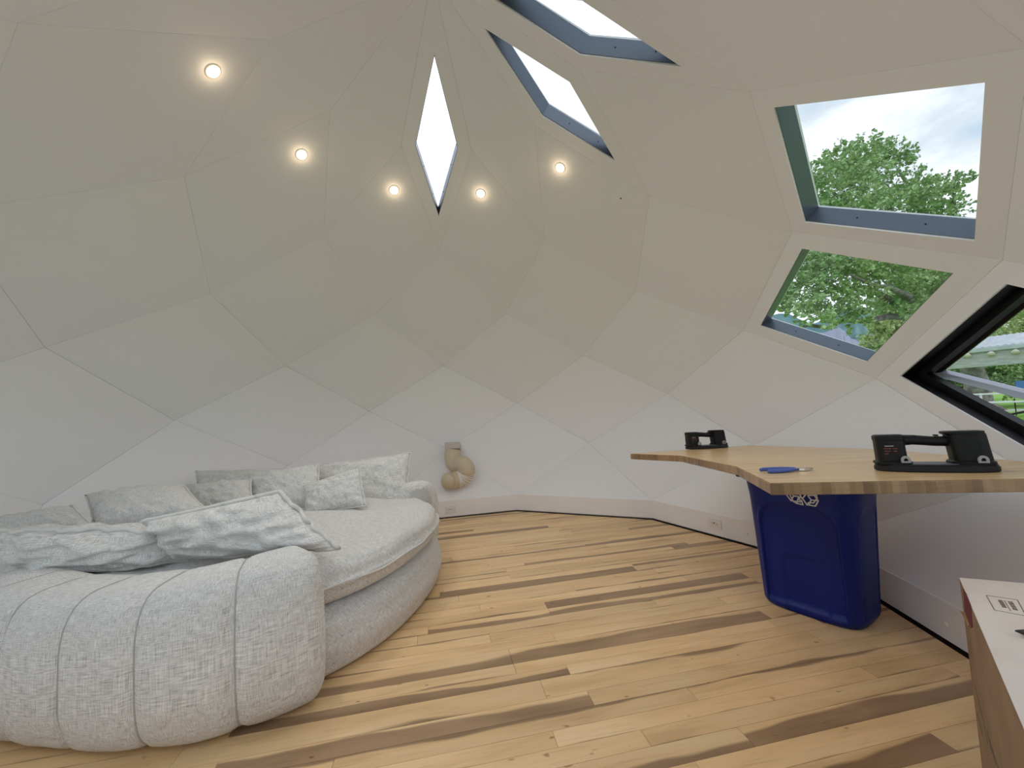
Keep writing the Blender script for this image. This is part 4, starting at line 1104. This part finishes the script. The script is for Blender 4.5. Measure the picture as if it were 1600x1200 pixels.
# pavilion roof edge with lamps
def pavilion():
    a = at(1380, 566, 15.4); b = at(1720, 526, 11.0); zt = (a.z + b.z) / 2; a.z = b.z = zt
    ex = (b - a).normalized(); ln_ = (b - a).length; n = Vec((-ex.y, ex.x, 0)); n = n if n.dot(CAM - a) > 0 else -n
    root = tag(empty('pavilion', (a + b) / 2 * 1.0), 'grey open pavilion with metal roof and a row of small lamps', 'pavilion'); 
    M = frame(a, ex)
    sy = 1 if (M.to_3x3() @ Vec((0, 1, 0))).dot(n) > 0 else -1
    bm = bm_box((ln_, .14, .46), (ln_ / 2, 0, -.28), .01, 1); from_bm('fascia', bm, M_fascia, root, False, M)
    bm = bm_box((ln_ + .3, .26, .14), (ln_ / 2, sy * .04, .02), .02, 1); from_bm('gutter', bm, M_roofg, root, False, M)
    vs, fs = [], []; nc = 60
    for k in range(nc + 1):
        x = ln_ * k / nc; z = .09 + .03 * (k % 2)
        vs += [M @ Vec((x, sy * .12, z)), M @ Vec((x, -sy * 3.2, z + .55)), M @ Vec((x, sy * .12, z - .03)), M @ Vec((x, -sy * 3.2, z + .52))]
    for k in range(nc): q = 4 * k; fs += [(q, q + 4, q + 5, q + 1), (q + 2, q + 3, q + 7, q + 6), (q, q + 2, q + 6, q + 4)]
    obj('roof_sheet', vs, fs, M_roofg, root)
    for x in (.15, ln_ - .2):
        for y in (0, -sy * 3.0):
            bm = bm_box((.14, .14, zt - GZ), (x, y, -.05 - (zt - GZ) / 2), .008, 1); from_bm('post', bm, M_fascia, root, False, M)
    for px, py in ((1513, 553), (1550, 550), (1588, 547), (1630, 543), (1470, 556)):
        P = onpl(px, py, a + n * .08, n)
        v_, f_ = tube([P + Vec((0, 0, .12)), P + Vec((0, 0, .05)), P + Vec((0, 0, .0))], [.02, .03, .03], 10); f1 = obj('lamp_holder', v_, f_, M_bulb, root, smooth=True)
        v_, f_ = tube([P + Vec((0, 0, .01)) + n * .0, P + Vec((0, 0, -.03)) + n * .05, P + Vec((0, 0, -.08)) + n * .09], [.03, .07, .10], 12); obj('lamp_shade', v_, f_, M_bulb, f1, smooth=True)
pavilion()
def rail_fence():
    a = at(1440, 622, 14); b = at(1640, 612, 12); a.z = b.z = 0
    ex = (b - a).normalized(); ln_ = (b - a).length; M = frame(Vec((a.x, a.y, 0)), ex)
    root = tag(empty('white_bench', Vec((a.x, a.y, GZ))), 'long white bench with two rails on the lawn before the trunk', 'bench')
    for z in (.83, .56):
        bm = bm_box((ln_, .30 if z < .6 else .05, .05), (ln_ / 2, 0, z), .008, 1); from_bm('rail', bm, M_white, root, False, M)
    for x in (.15, ln_ * .5, ln_ - .15):
        bm = bm_box((.06, .06, .86 - GZ), (x, .12, (.86 + GZ) / 2), .006, 1); from_bm('post', bm, M_white, root, False, M)
rail_fence()
# concrete path strip
pa_, pb_ = onz(1500, 645, GZ), onz(1680, 637, GZ); d = (pb_ - pa_).normalized(); s = Vec((-d.y, d.x, 0)) * .35
vs = [pa_ - d * 3 + s, pb_ + d * 3 + s, pb_ + d * 3 - s, pa_ - d * 3 - s]; vs = [v + Vec((0, 0, .0)) for v in vs]; vs = [Vec((v.x, v.y, GZ + .03)) for v in vs] + [Vec((v.x, v.y, GZ - .05)) for v in vs]
tag(obj('path', vs, [(0, 1, 2, 3), (7, 6, 5, 4), (0, 4, 5, 1), (1, 5, 6, 2), (2, 6, 7, 3), (3, 7, 4, 0)], mat('concrete', (.55, .55, .53), .9), None), 'pale concrete path crossing the lawn by the trunk', 'path')
# blue canvas chair by the hedge
def garden_chair():
    P = at(1604, 606, 14.5); base = Vec((P.x, P.y, GZ)); ex = CR.copy(); ex.z = 0; M = frame(base, ex)
    root = tag(empty('garden_chair', base), 'blue canvas garden chair by the hedge at the right edge', 'chair')
    bm = bm_box((.50, .04, .60), (0, .22, .92), .015, 2); from_bm('back', bm, M_bluec, root, False, M @ Matrix.Rotation(.1, 4, 'X'))
    bm = bm_box((.50, .46, .04), (0, 0, .48), .015, 2); from_bm('seat', bm, M_bluec, root, False, M)
    for x in (-.24, .24):
        for y in (-.2, .2):
            v_, f_ = tube([M @ Vec((x, y, 0)), M @ Vec((x, y, .62))], .015, 8); obj('leg', v_, f_, M_black, root)
garden_chair()
